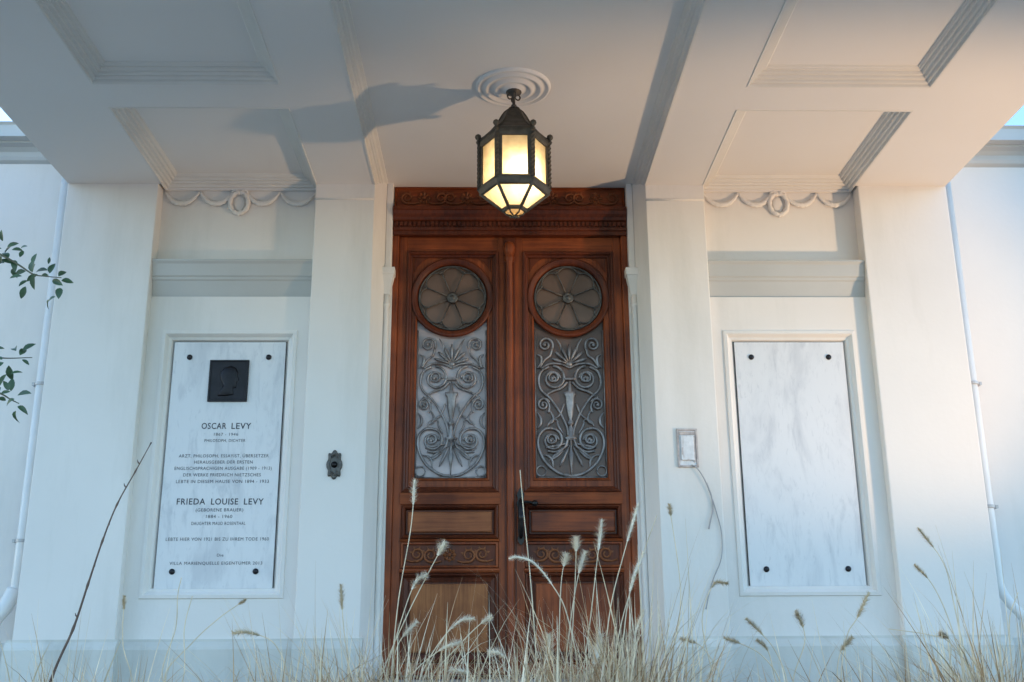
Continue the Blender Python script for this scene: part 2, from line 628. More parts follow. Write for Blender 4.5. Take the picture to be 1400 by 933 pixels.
    # garland of four swags with a wreath, on the recess wall
    gx = [1.165, 1.385, 1.565]
    def swag(xa, xb, name='swag'):
        g = MB()
        n = 22
        pts, rad = [], []
        for i in range(n + 1):
            t = i / n
            u = 2 * t - 1
            pts.append((xa + (xb - xa) * t, 5.890 - 0.006 * (1 - u * u), 2.672 - 0.080 * (1 - abs(u) ** 2.3)))
            rad.append((0.006 + 0.0105 * (1 - u * u)) * (1 + 0.20 * math.sin(i * 2.4)))
        g.tube(pts, rad, 8, flat=0.6, up=(0, 1, 0))
        return g.build(name, 'plaster', villa, smooth=True)
    for a, b in ((1.16, 1.375), (1.375, 1.575), (1.65, 1.85), (1.85, 2.058)):
        swag(s * a, s * b)
    g = MB()
    n = 28
    pts, rad = [], []
    for i in range(n + 1):
        a = 2 * pi * i / n
        pts.append((s * 1.612 + 0.054 * math.sin(a), 5.886, 2.598 + 0.068 * math.cos(a)))
        rad.append(0.0135 * (1 + 0.22 * math.sin(i * 2.1)))
    g.tube(pts, rad, 8)
    wr = g.build('wreath', 'plaster', villa, smooth=True)
    for t in (-1, 1):
        g = MB()
        g.tube(spline([(s * 1.612, 5.886, 2.66), (s * 1.612 + t * .02, 5.880, 2.676), (s * 1.612 + t * .045, 5.885, 2.668),
                       (s * 1.612 + t * .03, 5.888, 2.645)], 6), 0.0065, 6)
        g.build('ribbon', 'plaster', wr, smooth=True)
    g = MB()
    g.ball((s * 1.612, 5.886, 2.522), 0.010, 8)
    g.build('drop', 'plaster', wr, smooth=True)
    g = MB()
    g.ball((s * 1.612, 5.899, 2.598), 0.040, 16, (0.85, 0.22, 1.25))
    g.build('oval_boss', 'plaster', wr, smooth=True)

# porch roof and soffit
YF = 2.45
MB().box(-2.60, 2.60, YF, 6.32, ZT, 3.06).build('porch_roof', 'ceiling', villa)
so = MB()
so.box(-2.597, 2.597, YF + .003, 2.62, ZS, ZT + .02)
for s in (-1, 1):
    so.box(s * 1.146, s * 2.05, 3.10, 3.42, ZS, ZT + .02)
for s in (-1, 1):
    so.box(s * 0.80, s * 1.146, 2.62, FY, ZS, ZT + .02)
    so.box(s * 2.05, s * 2.597, 2.62, FY, ZS, ZT + .02)
    so.box(s * 1.146, s * 2.05, 4.65, 4.89, ZS, ZT + .02)
so.build('soffit', 'ceiling', villa)
step = [(-0.006, ZS + 0.001), (-0.004, ZS - 0.004), (0.004, ZS - 0.003)]
for k in range(4):                     # four fillets parted by narrow quirks
    z_, i_ = ZS + 0.001 + 0.0145 * k, 0.006 + 0.0175 * k
    step += [(i_, z_), (i_ + 0.0015, z_ + 0.009), (i_ + 0.015, z_ + 0.0095), (i_ + 0.0165, z_ + 0.0135)]
step += [(0.080, ZS + 0.062), (0.084, ZT + 0.002)]
for s in (-1, 1):
    x0, x1 = sorted((s * 1.146, s * 2.05))
    c = MB()
    rect_frame_z(c, x0, x1, 3.42, 4.65, step)
    c.build('coffer_moulding', 'moulding', villa)
    c = MB()
    rect_frame_z(c, x0, x1, 4.89, 5.885, step)
    c.build('coffer_moulding', 'moulding', villa)
    MB().box(x0, x1, 5.878, 5.899, ZS - 0.002, ZT + .015).build('wall_fillet', 'ceiling', villa)
    c = MB()
    pr = [(0.806, ZS + .001), (0.806, ZS - .005), (0.797, ZS - .005), (0.794, ZS + 0.012), (0.785, ZS + 0.018), (0.780, ZS + 0.032),
          (0.770, ZS + 0.034), (0.768, ZS + 0.040), (0.759, ZS + 0.043), (0.752, ZS + 0.058), (0.738, ZS + 0.064), (0.735, ZR + 0.002)]
    c.rings([[(s * x, 2.62, z) for x, z in pr], [(s * x, 5.93, z) for x, z in pr]], close_u=False, caps=False)
    c.build('crown_moulding', 'moulding', villa)
# ceiling rosette
c = MB()
c.lathe((-0.003, 4.788, 0), [(0.0, ZR - .030), (0.045, ZR - .028), (0.055, ZR - .016), (0.075, ZR - .013), (0.083, ZR - .026), (0.096, ZR - .026),
                         (0.104, ZR - .012), (0.124, ZR - .010), (0.132, ZR - .022), (0.144, ZR - .022), (0.150, ZR - .008),
                         (0.166, ZR - .007), (0.172, ZR - .016), (0.182, ZR - .016), (0.188, ZR - .002), (0.188, ZR + .004)], 72)
c.build('ceiling_rosette', 'ceiling', villa, smooth=True)
# body of the house behind the front: closes the door opening and the roof
b = MB()
b.box(-14, 14, 6.41, 12, GZ - 0.1, 2.9)
b.build('house_body', 'plaster', villa)
MB().box(-14, 14, 6.46, 12, 2.905, 2.99).build('flat_roof', 'roof', villa)
MB().box(-2.62, 2.62, 6.325, 6.455, 2.82, 3.0).build('lintel_wall', 'plaster', villa)

# ------------------------------------------------------------------ downpipes
for s, lab in ((-1, 'white drainpipe with a thick bend at its foot beside the leafy rose canes'),
               (1, 'white drainpipe with two clamps beside the blank marble plaque bay')):
    d = thing('drainpipe', (s * 2.672, 5.93, GZ), lab, 'drainpipe', 'drainpipes at the porch corners')
    p = MB()
    pts = [(s * 2.668, 5.935, 2.92), (s * 2.668, 5.935, 0.42), (s * 2.672, 5.93, 0.34), (s * 2.70, 5.90, 0.26), (s * 2.735, 5.87, 0.20),
           (s * 2.745, 5.865, 0.12), (s * 2.745, 5.865, GZ - 0.05)]
    p.tube([pts[0]] + spline(pts[1:], 5), 0.029 if s < 0 else 0.026, 16, up=(0, 1, 0.01))
    p.build('pipe', 'pipe', d, smooth=True)
    for z in ((1.50, 0.79) if s > 0 else (1.50, 0.62)):
        q = MB()
        q.lathe((s * 2.668, 5.935, z), [(0.028, -0.009), (0.034, -0.008), (0.034, 0.008), (0.028, 0.009)], 20)
        q.box(s * 2.668 - 0.007 + s * .045, s * 2.668 + .007 + s * .045, 5.93, 6.0, z - .009, z + .009)
        q.build('clamp', 'pipe_band', d)
    if s < 0:
        q = MB()
        q.tube(spline([(s * 2.672, 5.93, 0.36), (s * 2.70, 5.90, 0.27), (s * 2.735, 5.87, 0.20), (s * 2.745, 5.865, 0.12)], 5), 0.040, 16,
               up=(0, 1, 0.01))
        q.build('bend_sleeve', 'pipe', d, smooth=True)

# ------------------------------------------------------------------ marble plaques
def text_mesh(body, width, cx, cz, y, h, parent, name='lettering', bold=0.0):
    cu = bpy.data.curves.new('t', 'FONT')
    cu.body = body
    cu.align_x = 'CENTER'
    cu.size = 1.0
    cu.offset = bold
    cu.space_character = 1.12
    cu.resolution_u = 3
    to = bpy.data.objects.new('t', cu)
    COL.objects.link(to)
    dg = bpy.context.evaluated_depsgraph_get()
    me = bpy.data.meshes.new_from_object(to.evaluated_get(dg))
    bpy.data.objects.remove(to)
    co = np.zeros(len(me.vertices) * 3)
    me.vertices.foreach_get('co', co)
    co = co.reshape(-1, 3)
    mn, mx = co.min(0), co.max(0)
    sx = width / (mx[0] - mn[0])
    sz = h / 0.70
    off = wloc(parent)
    out = np.zeros_like(co)
    out[:, 0] = (co[:, 0] - (mn[0] + mx[0]) / 2) * sx + cx - off.x
    out[:, 1] = y - off.y
    out[:, 2] = (co[:, 1] - 0.35) * sz + cz - off.z
    me.vertices.foreach_set('co', out.ravel())
    me.update()
    me.name = name
    me.materials.clear()
    me.materials.append(M['letter'])
    o = bpy.data.objects.new(name, me)
    COL.objects.link(o)
    o.parent = parent
    return o


def plaque(s, label):
    x0, x1 = sorted((s * 1.287, s * 1.919))
    t = thing('marble_plaque', ((x0 + x1) / 2, 5.89, 0.357), label, 'plaque', 'marble wall plaques')
    MB().box(x0, x1, 5.882, 5.8985, 0.357, 1.733).build('slab', 'marble', t, bevel=0.002)
    # dark open joint behind the slab edge
    MB().box(x0 - .004, x1 + .004, 5.8935, 5.8975, 0.353, 1.737).build('joint', 'screw', t)
    for px in (1.38, 1.827):
        for pz in (0.448, 1.643):
            q = MB()
            q.lathe((s * px, 5.882, pz), [(0.016, 0.0), (0.016, -0.004), (0.012, -0.009), (0.001, -0.010)][::-1], 14, axis='Y')
            q.build('screw', 'screw', t, smooth=True)
    return t


pl = plaque(-1, 'engraved white marble memorial plaque with a dark bronze portrait square')
plaque(1, 'blank veined white marble plaque without any lettering')
br = MB()
br.box(-1.708, -1.487, 5.872, 5.883, 1.383, 1.625)
brz = br.build('bronze_relief', 'bronze', pl, bevel=0.003)
# low relief of a head in profile with rim
q = MB()
rect_frame(q, -1.708, -1.487, 1.383, 1.625, [(0.0, 5.872), (0.002, 5.868), (0.010, 5.868), (0.013, 5.8725)])
q.build('rim', 'bronze', brz)
q = MB()
prof = [(0.0, -0.085), (0.035, -0.080), (0.030, -0.045), (0.036, -0.038), (0.046, -0.040), (0.050, -0.028), (0.046, -0.020), (0.052, -0.012),
        (0.050, -0.004), (0.062, 0.008), (0.052, 0.030), (0.054, 0.052), (0.040, 0.078), (0.010, 0.090), (-0.025, 0.080), (-0.048, 0.050),
        (-0.046, 0.015), (-0.030, -0.015), (-0.032, -0.050), (-0.055, -0.078), (-0.050, -0.088)]
rs = []
for k, (sc, yy) in enumerate(((1.0, 5.8721), (0.90, 5.869), (0.70, 5.867), (0.4, 5.8655))):
    rs.append([(-1.598 + a * sc, yy, 1.500 + b * sc) for a, b in prof])
q.rings(rs)
q.build('portrait_relief', 'bronze', brz, smooth=True)
LINES = [(582, 275, 309, 'OSCAR', 0.034, 0.012), (582, 316, 343, 'LEVY', 0.034, 0.012), (593.5, 292, 325, '1867 - 1946', 0.0165, 0), (602, 279, 335, 'PHILOSOPH, DICHTER', 0.0165, 0),
         (623, 244, 367, 'ARZT, PHILOSOPH, ESSAYIST, ÜBERSETZER', 0.0175, 0), (631.5, 265, 345, 'HERAUSGEBER DER ERSTEN', 0.0175, 0),
         (640, 238, 371, 'ENGLISCHSPRACHIGEN AUSGABE (1909 - 1913)', 0.0175, 0), (649, 250, 356, 'DER WERKE FRIEDRICH NIETZSCHES', 0.0175, 0),
         (658, 240, 367, 'LEBTE IN DIESEM HAUSE VON 1894 - 1933', 0.0175, 0),
         (685.5, 241, 280, 'FRIEDA', 0.033, 0.012), (685.5, 288, 325, 'LOUISE', 0.033, 0.012), (685.5, 333, 360, 'LEVY', 0.033, 0.012), (697, 267, 332, '(GEBORENE BRAUER)', 0.0175, 0), (706, 281, 317, '1884 - 1960', 0.0175, 0),
         (715.5, 261, 335, 'DAUGHTER MAUD ROSENTHAL', 0.0175, 0), (737, 226, 367, 'LEBTE HIER VON 1921 BIS ZU IHREM TODE 1960', 0.0175, 0),
         (759, 296, 305, 'Die', 0.015, 0), (770, 231, 358, 'VILLA MARIENQUELLE EIGENTÜMER 2013', 0.0165, 0)]
for py, xa, xb, tx, h, bo in LINES:
    a, b = at_y(xa, py, 5.871), at_y(xb, py, 5.871)
    text_mesh(tx, b.x - a.x, (a.x + b.x) / 2, (a.z + b.z) / 2, 5.8808, h, pl, bold=bo)

# ------------------------------------------------------------------ bell plate and broken switch box
t = thing('bell_plate', (-0.969, FY, 1.01), 'small dark ornate cast metal bell plate on the white pilaster', 'doorbell')
q = MB()
out = []
for i in range(48):
    a = 2 * pi * i / 48
    r = 1 + 0.10 * math.cos(8 * a)
    out.append((0.040 * r * math.copysign(abs(math.sin(a)) ** 0.75, math.sin(a)), 0.074 * r * math.copysign(abs(math.cos(a)) ** 0.8, math.cos(a))))
q.rings([[(-0.969 + x * k, y, 1.010 + z * k) for x, z in out] for k, y in ((1.0, FY - .0005), (1.0, FY - .007), (0.9, FY - .012), (0.62, FY - .013), (0.55, FY - .009), (0.2, FY - .009))])
bpz = q.build('plate', 'plate', t)
for zz in (-0.048, 0.048):
    q = MB()
    for i in range(5):
        a = pi * (i - 2) / 5 + (0 if zz > 0 else pi)
        q.ball((-0.969 + 0.016 * math.sin(a), FY - .013, 1.010 + zz + 0.012 * math.cos(a) - (0.004 if zz > 0 else -0.004)), 0.0065, 8)
    q.build('leaf_ornament', 'plate', bpz, smooth=True)
q = MB()
q.lathe((-0.969, FY - .009, 1.010), [(0.001, -0.012), (0.009, -0.011), (0.013, -0.006), (0.013, -0.001), (0.018, 0.0)], 20, axis='Y')
q.build('push_button', 'handle', t, smooth=True)

t = thing('switch_box', (0.968, FY, 1.10), 'open broken switch box with dangling cable on the white pilaster', 'switch box')
q = MB()
rect_frame(q, 0.912, 1.026, 0.992, 1.207, [(0.0, FY - .0005), (0.001, FY - .012), (0.010, FY - .012), (0.013, FY - .003)])
q.build('frame', 'scuff', t)
MB().box(0.922, 1.016, FY - .005, FY - .0008, 1.000, 1.199).build('back_plate', 'box', t)
MB().box(0.932, 1.004, FY - .016, FY - .006, 1.030, 1.168).build('switch_insert', 'box', t, bevel=0.003)
q = MB()
q.box(0.926, 1.012, FY - .010, FY - .0055, 1.172, 1.190)
q.box(0.934, 0.942, FY - .018, FY - .006, 1.060, 1.100)
q.box(1.000, 1.010, FY - .014, FY - .006, 1.020, 1.165)
q.build('terminal_strip', 'scuff', t)
q = MB()
q.tube(spline([(0.985, FY - .012, 1.004), (1.012, FY - .020, 0.985), (1.050, FY - .016, 0.925), (1.083, FY - .010, 0.835), (1.108, FY - .010, 0.74),
               (1.128, FY - .010, 0.63), (1.118, FY - .012, 0.50), (1.070, FY - .012, 0.395), (1.040, FY - .012, 0.31), (1.020, FY - .012, 0.235)], 6), 0.0032, 6)
q.build('cable', 'wire', t, smooth=True)
q = MB()
q.tube(spline([(1.060, FY - .017, 0.905), (1.085, FY - .011, 0.83), (1.088, FY - .010, 0.76), (1.072, FY - .012, 0.70), (1.060, FY - .012, 0.655)], 6), 0.004, 6)
q.build('cable', 'wire', t, smooth=True)

# ================================================================== DOOR
DY = 6.10
PLACE = place_door
df = thing('door_frame', (0, DY, -0.11), 'reddish brown carved door frame with frieze and dentil cornice under the lantern', 'door frame')
for s in (-1, 1):
    MB().box(s * 0.676, s * 0.716, 6.075, 6.2, -0.113, 2.47).build('post', 'wood', df, bevel=0.004)
fz = MB().box(-0.714, 0.714, 6.095, 6.25, 2.645, 2.803).build('frieze', 'wood_h', df)
q = MB()
rect_frame(q, -0.712, 0.712, 2.650, 2.797, [(0.0, 6.095), (0.003, 6.083), (0.012, 6.080), (0.016, 6.0955)])
q.build('frieze_moulding', 'wood_h', fz)


def rosette_mesh(r, petals=8):
    q = MB()
    for k in range(petals):
        a = 2 * pi * k / petals
        c, s_ = math.cos(a), math.sin(a)
        p0, p1 = Vector((0.25 * r * c, 0, 0.25 * r * s_)), Vector((r * c, 0, r * s_))
        sd_ = Vector((-s_, 0, c)) * r * 0.30
        mid = (p0 + p1) * 0.5 + (p1 - p0) * 0.1
        n = len(q.v)
        q.v += [p0, mid + sd_, p1, mid - sd_, mid + Vector((0, -0.22 * r, 0))]
        q.f += [(n, n + 1, n + 4), (n + 1, n + 2, n + 4), (n + 2, n + 3, n + 4), (n + 3, n, n + 4)]
    q.ball((0, -0.06 * r, 0), 0.26 * r, 8, (1, .9, 1))
    global PLACE
    PLACE, keep = None, PLACE
    me = q.build('tmp', 'wood_carved')
    PLACE = keep
    m = me.data
    bpy.data.objects.remove(me)
    return m


def scroll_mesh(w, h, mirror=1):
    """a carved acanthus scroll, w wide, h high"""
    q = MB()
    pts = []
    for i in range(22):
        t = i / 21
        a = -pi / 2 + t * 2.9 * pi
        rr = 0.44 * h * (1 - 0.72 * t)
        pts.append((mirror * (w * 0.12 + rr * math.cos(a)), -0.006, rr * math.sin(a)))
    q.tube([(mirror * -w * 0.5, -0.004, -0.36 * h), (mirror * -w * 0.2, -0.006, -0.46 * h)] + pts, [0.06 * h] * 2 + [0.085 * h * (1 - 0.5 * i / 21) for i in range(22)], 6)
    for a, l in ((0.5, 0.5), (1.2, 0.46), (2.0, 0.42), (2.8, 0.40)):
        d = Vector((math.cos(a) * mirror, 0, math.sin(a)))
        b = Vector((mirror * w * 0.12, -0.003, 0)) + d * 0.36 * h
        e = b + d * l * h * 0.5
        p = Vector((-d.z, 0, d.x)) * 0.09 * h
        n = len(q.v)
        q.v += [b - p, b + p, e, (b + e) * .5 + Vector((0, -0.006, 0))]
        q.f += [(n, n + 1, n + 3), (n + 1, n + 2, n + 3), (n + 2, n, n + 3)]
    global PLACE
    PLACE, keep = None, PLACE
    me = q.build('tmp', 'wood_carved', smooth=True)
    PLACE = keep
    m = me.data
    bpy.data.objects.remove(me)
    return m


def inst(name, mesh, loc, parent):
    o = bpy.data.objects.new(name, mesh)
    COL.objects.link(o)
    o.parent = parent
    o.location = PLACE(Vector(loc)) - wloc(parent)
    return o


ros = rosette_mesh(0.045)
scr = [scroll_mesh(0.13, 0.085, 1), scroll_mesh(0.13, 0.085, -1)]
for i in range(5):
    x = (i - 2) * 0.265
    inst('carved_rosette', ros, (x, 6.093, 2.724), fz)
    for k, s in enumerate((1, -1)):
        if abs(x + s * 0.088) < 0.66:
            inst('carved_scroll', scr[k], (x + s * 0.088, 6.094, 2.724), fz)
# cornice with dentils
pr = [(6.12, 2.468), (6.062, 2.470), (6.060, 2.492), (6.050, 2.497), (6.048, 2.512), (6.056, 2.516), (6.056, 2.552), (6.040, 2.560), (6.036, 2.575),
      (6.022, 2.592), (6.016, 2.612), (6.008, 2.616), (6.008, 2.634), (6.020, 2.640), (6.12, 2.648)]
q = MB()
q.rings([[(-0.712, y, z) for y, z in pr], [(0.712, y, z) for y, z in pr]])
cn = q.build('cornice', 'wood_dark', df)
q = MB()
for i in range(52):
    x = -0.69 + i * 1.38 / 51
    q.box(x - .008, x + .008, 6.044, 6.0575, 2.522, 2.549)
tag(q.build('dentils', 'wood_dark', cn), kind='stuff')
MB().box(-0.70, 0.70, 6.06, 6.2, -0.114, -0.098).build('threshold', 'wood_dark', df)


def spiral(cx, cz, r0, r1, a0, turns, n=28):
    return [(cx + (r0 + (r1 - r0) * i / n) * math.cos(a0 + turns * 2 * pi * i / n), cz + (r0 + (r1 - r0) * i / n) * math.sin(a0 + turns * 2 * pi * i / n))
            for i in range(n + 1)]


def make_leaf(s, label, glass, worn):
    L = thing('door_leaf', (s * 0.35, DY, -0.095), label, 'door', 'leaves of the double door')
    X = lambda u: s * 0.35 + u              # local u about the leaf's middle
    yF = DY
    m_stile, m_rail = 'wood', 'wood_h'
    # stiles and rails (hidden ends butt together)
    for u0, u1 in ((-0.345, -0.275), (0.275, 0.326)) if s > 0 else ((-0.326, -0.275), (0.275, 0.345)):
        MB().box(X(u0), X(u1), yF, 6.15, -0.094, 2.468).build('stile', m_stile, L, bevel=0.003)
    for z0, z1 in ((2.372, 2.468), (0.832, 0.905), (0.625, 0.642), (0.452, 0.480), (-0.094, -0.032)):
        MB().box(X(-0.2748), X(0.2748), yF + .002, 6.15, z0, z1).build('rail', m_rail, L, bevel=0.002)
    # upper panel: plate with the round window and the tall grille opening
    cz, rw = 2.087, 0.212
    x0, x1, z0, z1 = -0.2745, 0.2745, 0.906, 2.371
    q = MB()
    yp = yF + 0.020
    n = 40
    a_ = []
    b_ = []
    for i in range(n + 1):
        a = pi * i / n
        c, sn = math.cos(a), math.sin(a)
        k = min(abs(x1 / c) if abs(c) > 1e-6 else 9, (z1 - cz) / sn if sn > 1e-6 else 9)
        a_.append((X(c * k), yp, cz + sn * k))
        b_.append((X(c * rw), yp, cz + sn * rw))
    q.rings([a_, b_], close_u=False, caps=False)
    q.quad((X(x0), yp, z0), (X(-rw), yp, z0), (X(-rw), yp, cz), (X(x0), yp, cz))
    q.quad((X(rw), yp, z0), (X(x1), yp, z0), (X(x1), yp, cz), (X(rw), yp, cz))
    q.quad((X(-rw), yp, z0), (X(rw), yp, z0), (X(rw), yp, 0.985), (X(-rw), yp, 0.985))
    up = q.build('upper_panel', m_stile, L)
    q = MB()
    rect_frame(q, X(x0) - .004, X(x1) + .004, z0 - .004, z1 + .004, [(0, yF + .001), (0.003, yF - .012), (0.012, yF - .016), (0.020, yF - .010), (0.024, yF + .004), (0.034, yF + .010), (0.038, yp + .001)])
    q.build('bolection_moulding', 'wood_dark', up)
    q = MB()
    q.rings([[(X(-rw) - .012 + i, y, 2.0), (X(-rw) - .012 + i, y, 0.973 + i), (X(rw) + .012 - i, y, 0.973 + i), (X(rw) + .012 - i, y, 2.0)]
             for i, y in ((0, yp + .001), (0.002, yp - .010), (0.008, yp - .012), (0.014, yp - .004), (0.016, yp + .016))], close_u=False, caps=False)
    q.build('opening_bead', m_stile, up)
    # wooden ring
    q = MB()
    q.lathe((X(0), 0, cz), [(0.252, yp + .002), (0.251, yp - .010), (0.246, yp - .015), (0.236, yp - .016), (0.230, yp - .010), (0.220, yp - .008), (0.213, yp - .001), (0.207, yp + .022)], 64, axis='Y')
    q.f = [f for f in q.f if len(f) == 4]
    ring = q.build('ring_moulding', 'wood_dark', up, smooth=True)
    # corner inlays beside the ring
    for sx in (-1, 1):
        q = MB()
        pts = [(0.232, 2.338), (0.150, 2.338), (0.185, 2.318), (0.215, 2.285), (0.232, 2.250)]
        q.rings([[(X(sx * a), yp + .001, b) for a, b in pts], [(X(sx * (a * .985)), yp - .008, b - .003) for a, b in pts]])
        q.build('spandrel_inlay', 'wood_dark', up)
    # glass
    q = MB()
    q.quad((X(-.215), yp + .030, .98), (X(.215), yp + .030, .98), (X(.215), yp + .030, 2.06), (X(-.215), yp + .030, 2.06))
    q.build('glass_pane', glass, L)
    q = MB()
    q.lathe((X(0), 0, cz), [(0.001, yp + .024), (0.213, yp + .024)], 48, axis='Y')
    q.f = [f for f in q.f if len(f) == 4]
    q.build('round_pane', 'glass_round', L)
    # round window tracery: eight petals and a boss
    q = MB()
    yt = yp + .012
    for k in range(8):
        a = 2 * pi * k / 8 + pi / 8
        q.tube([(X(0.035 * math.cos(a)), yt, cz + 0.035 * math.sin(a)), (X(0.150 * math.cos(a)), yt, cz + 0.150 * math.sin(a)),
                (X(0.172 * math.cos(a)), yt, cz + 0.172 * math.sin(a))], [0.0042, 0.0042, 0.006], 6)
        a2 = a + pi / 8
        arc = []
        for i in range(9):
            b = a + (2 * pi / 8) * i / 8
            r = 0.165 + 0.032 * math.sin(pi * i / 8) ** 0.7
            arc.append((X(r * math.cos(b)), yt, cz + r * math.sin(b)))
        q.tube(arc, 0.0045, 6)
        q.ball((X(0.176 * math.cos(a)), yt - .003, cz + 0.176 * math.sin(a)), 0.0085, 6)
    q.tube([(X(0.202 * math.cos(2 * pi * i / 48)), yt, cz + 0.202 * math.sin(2 * pi * i / 48)) for i in range(49)], 0.005, 6)
    tr = q.build('window_tracery', 'plate', L, smooth=True)
    q = MB()
    q.lathe((X(0), 0, cz), [(0.001, yt - .012), (0.012, yt - .011), (0.016, yt - .004), (0.022, yt - .006), (0.030, yt - .006), (0.036, yt)], 24, axis='Y')
    q.build('boss', 'plate', tr, smooth=True)
    # ---- wrought grille, in units of half width
    yg = yp + .014
    GW, GZ0, GH = 0.205, 0.994, 0.888
    P3 = lambda u, v: (X(u * GW), yg, GZ0 + v * GH)
    def Q(px, py):                              # sketch units
        return (px - 285) / 202.0, (885 - py) / 845.0
    g = MB()
    asp = GW / 202.0                            # metres per sketch unit across
    apv = GH / 845.0
    def stroke(pts, r=0.0052, m=True, nn=5, taper=False):
        for sg in ((1, -1) if m else (1,)):
            w = [P3(*Q(285 + sg * (a - 285), b)) for a, b in pts]
            w = spline(w, nn)
            rr = r if not taper else [r * (0.35 + 0.65 * math.sin(pi * i / (len(w) - 1))) for i in range(len(w))]
            g.tube(w, [e * 1.3 for e in rr] if hasattr(rr, '__len__') else rr * 1.3, 6)
    def spi(cx, cy, r0, r1, a0, turns, r=0.0052):
        for sg in (1, -1):
            w = []
            for i in range(31):
                t = i / 30
                a = a0 + turns * 2 * pi * t
                rad = r0 + (r1 - r0) * t
                w.append(P3(*Q(285 + sg * (cx + rad * math.cos(a) - 285), cy - rad * math.sin(a))))
            g.tube(w, [1.3 * r * (1 - 0.25 * i / 30) for i in range(31)], 6)
            g.ball(w[-1], r * 2.0, 6)
    # border
    fr = [P3(-1, 0), P3(1, 0), P3(1, 1.0), P3(-1, 1.0), P3(-1, 0)]
    for i in (0, 1, 3):
        g.tube([fr[i], fr[i + 1]], 0.005, 4)
    # big U with its inner scrolls
    stroke([(285, 878), (215, 862), (140, 805), (98, 720), (100, 655), (135, 615), (180, 610)], 0.0065)
    spi(176, 677, 66, 8, pi / 2, -1.7, 0.006)
    stroke([(268, 668), (250, 715), (200, 742), (150, 738)], 0.0055)
    stroke([(272, 655), (262, 600), (225, 520), (170, 440), (120, 395), (103, 340), (118, 285), (165, 255)], 0.0055)
    spi(190, 322, 72, 8, pi / 2, -1.75, 0.0062)
    stroke([(270, 345), (235, 380), (180, 400), (140, 425)], 0.0055)
    stroke([(285, 262), (235, 240), (170, 238), (120, 265)], 0.0050)
    stroke([(250, 327), (320, 327)], 0.0065, m=False)
    # small side and corner scrolls
    spi(130, 475, 38, 6, 0.4, 1.5, 0.005)
    spi(146, 126, 46, 6, -0.6, 1.6, 0.0055)
    stroke([(184, 150), (172, 190), (140, 215), (110, 262)], 0.005)
    stroke([(96, 182), (120, 200), (118, 235), (98, 262)], 0.0065, taper=True)
    stroke([(92, 520), (112, 550), (112, 585), (92, 612)], 0.0065, taper=True)
    stroke([(160, 500), (185, 545), (178, 575), (150, 590)], 0.006, taper=True)
    stroke([(250, 470), (225, 530), (190, 560)], 0.004)
    stroke([(120, 430), (150, 452), (165, 485), (158, 520)], 0.0045)
    stroke([(205, 560), (215, 600), (240, 640)], 0.005, taper=True)
    stroke([(150, 600), (165, 575), (195, 560), (215, 575)], 0.0055, taper=True)
    stroke([(160, 790), (200, 770), (240, 735)], 0.0055, taper=True)
    stroke([(118, 760), (150, 765), (175, 790), (180, 830)], 0.0055, taper=True)
    stroke([(210, 90), (232, 125), (240, 165)], 0.0045, taper=True)
    spi(190, 322, 40, 6, 0.0, 1.2, 0.0045)
    spi(176, 677, 38, 6, 0.0, 1.2, 0.0045)
    # corner rings
    for sg in (1, -1):
        g.tube([P3(*Q(285 + sg * (112 - 285 + 28 * math.cos(2 * pi * i / 20)), 850 - 28 * math.sin(2 * pi * i / 20))) for i in range(21)], 0.0045, 6)
    # palmettes
    for k in range(7):
        a = R(18 + k * 24)
        p = [(285 + r * math.cos(a), 240 - r * math.sin(a)) for r in (14, 50, 85, 108 if k != 3 else 118)]
        w = [P3(*Q(*e)) for e in p]
        g.tube(w, [0.004, 0.0075, 0.0105, 0.004], 6)
    for k in range(7):
        a = R(-12 - k * 26)
        p = [(285 + r * math.cos(a), 690 - r * math.sin(a)) for r in (20, 65, 115, 150)]
        w = [P3(*Q(*e)) for e in p]
        g.tube(w, [0.004, 0.0065, 0.009, 0.003], 6)
    g.ball(P3(*Q(285, 240)), 0.015, 10, (1.3, .6, 1))
    # torch vase in the middle, lance below
    vz = [(285, 340, 5), (285, 372, 9), (285, 400, 12), (285, 404, 38), (285, 418, 36), (285, 432, 27), (285, 480, 24), (285, 540, 14), (285, 560, 7), (285, 578, 18),
          (285, 588, 18), (285, 592, 7), (285, 610, 13), (285, 655, 17), (285, 662, 34), (285, 672, 34), (285, 678, 6), (285, 735, 6), (285, 760, 15), (285, 800, 9), (285, 840, 4), (285, 878, 4)]
    rs = []
    for a, b, w in vz:
        c = P3(*Q(a, b))
        rs.append([(c[0] + w * asp * math.cos(2 * pi * j / 10), c[1] + min(w * asp, .012) * math.sin(2 * pi * j / 10), c[2]) for j in range(10)])
    g.rings(rs)
    g.build('iron_grille', 'grille', L, smooth=True)
    # ---- lower panels
    def panel(u0, u1, z0, z1, i_in, mat_in, nm):
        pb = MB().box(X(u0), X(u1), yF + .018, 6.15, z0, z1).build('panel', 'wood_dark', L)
        q = MB()
        rect_frame(q, X(u0), X(u1), z0, z1, [(0, yF + .003), (0.002, yF - .010), (0.010, yF - .014), (0.018, yF - .004), (0.022, yF + .010), (i_in - .012, yF + .0175), (i_in - .010, yF + .012)])
        q.build('panel_moulding', 'wood_dark', pb)
        q = MB()
        uu0, uu1 = X(u0) + i_in, X(u1) - i_in
        q.rings([[(uu0 - e, y, z0 + i_in - e), (uu1 + e, y, z0 + i_in - e), (uu1 + e, y, z1 - i_in + e), (uu0 - e, y, z1 - i_in + e)] for e, y in ((0.0, yF + .0185), (0.0, yF + .008), (-.006, yF + .004))])
        q.build('raised_field', mat_in, pb)
        return pb
    panel(-0.2745, 0.2745, 0.643, 0.831, 0.036, worn + '_h' if worn == 'wood_worn' else 'wood_h', 'short')
    panel(-0.2745, 0.2745, -0.031, 0.451, 0.058, worn, 'tall')
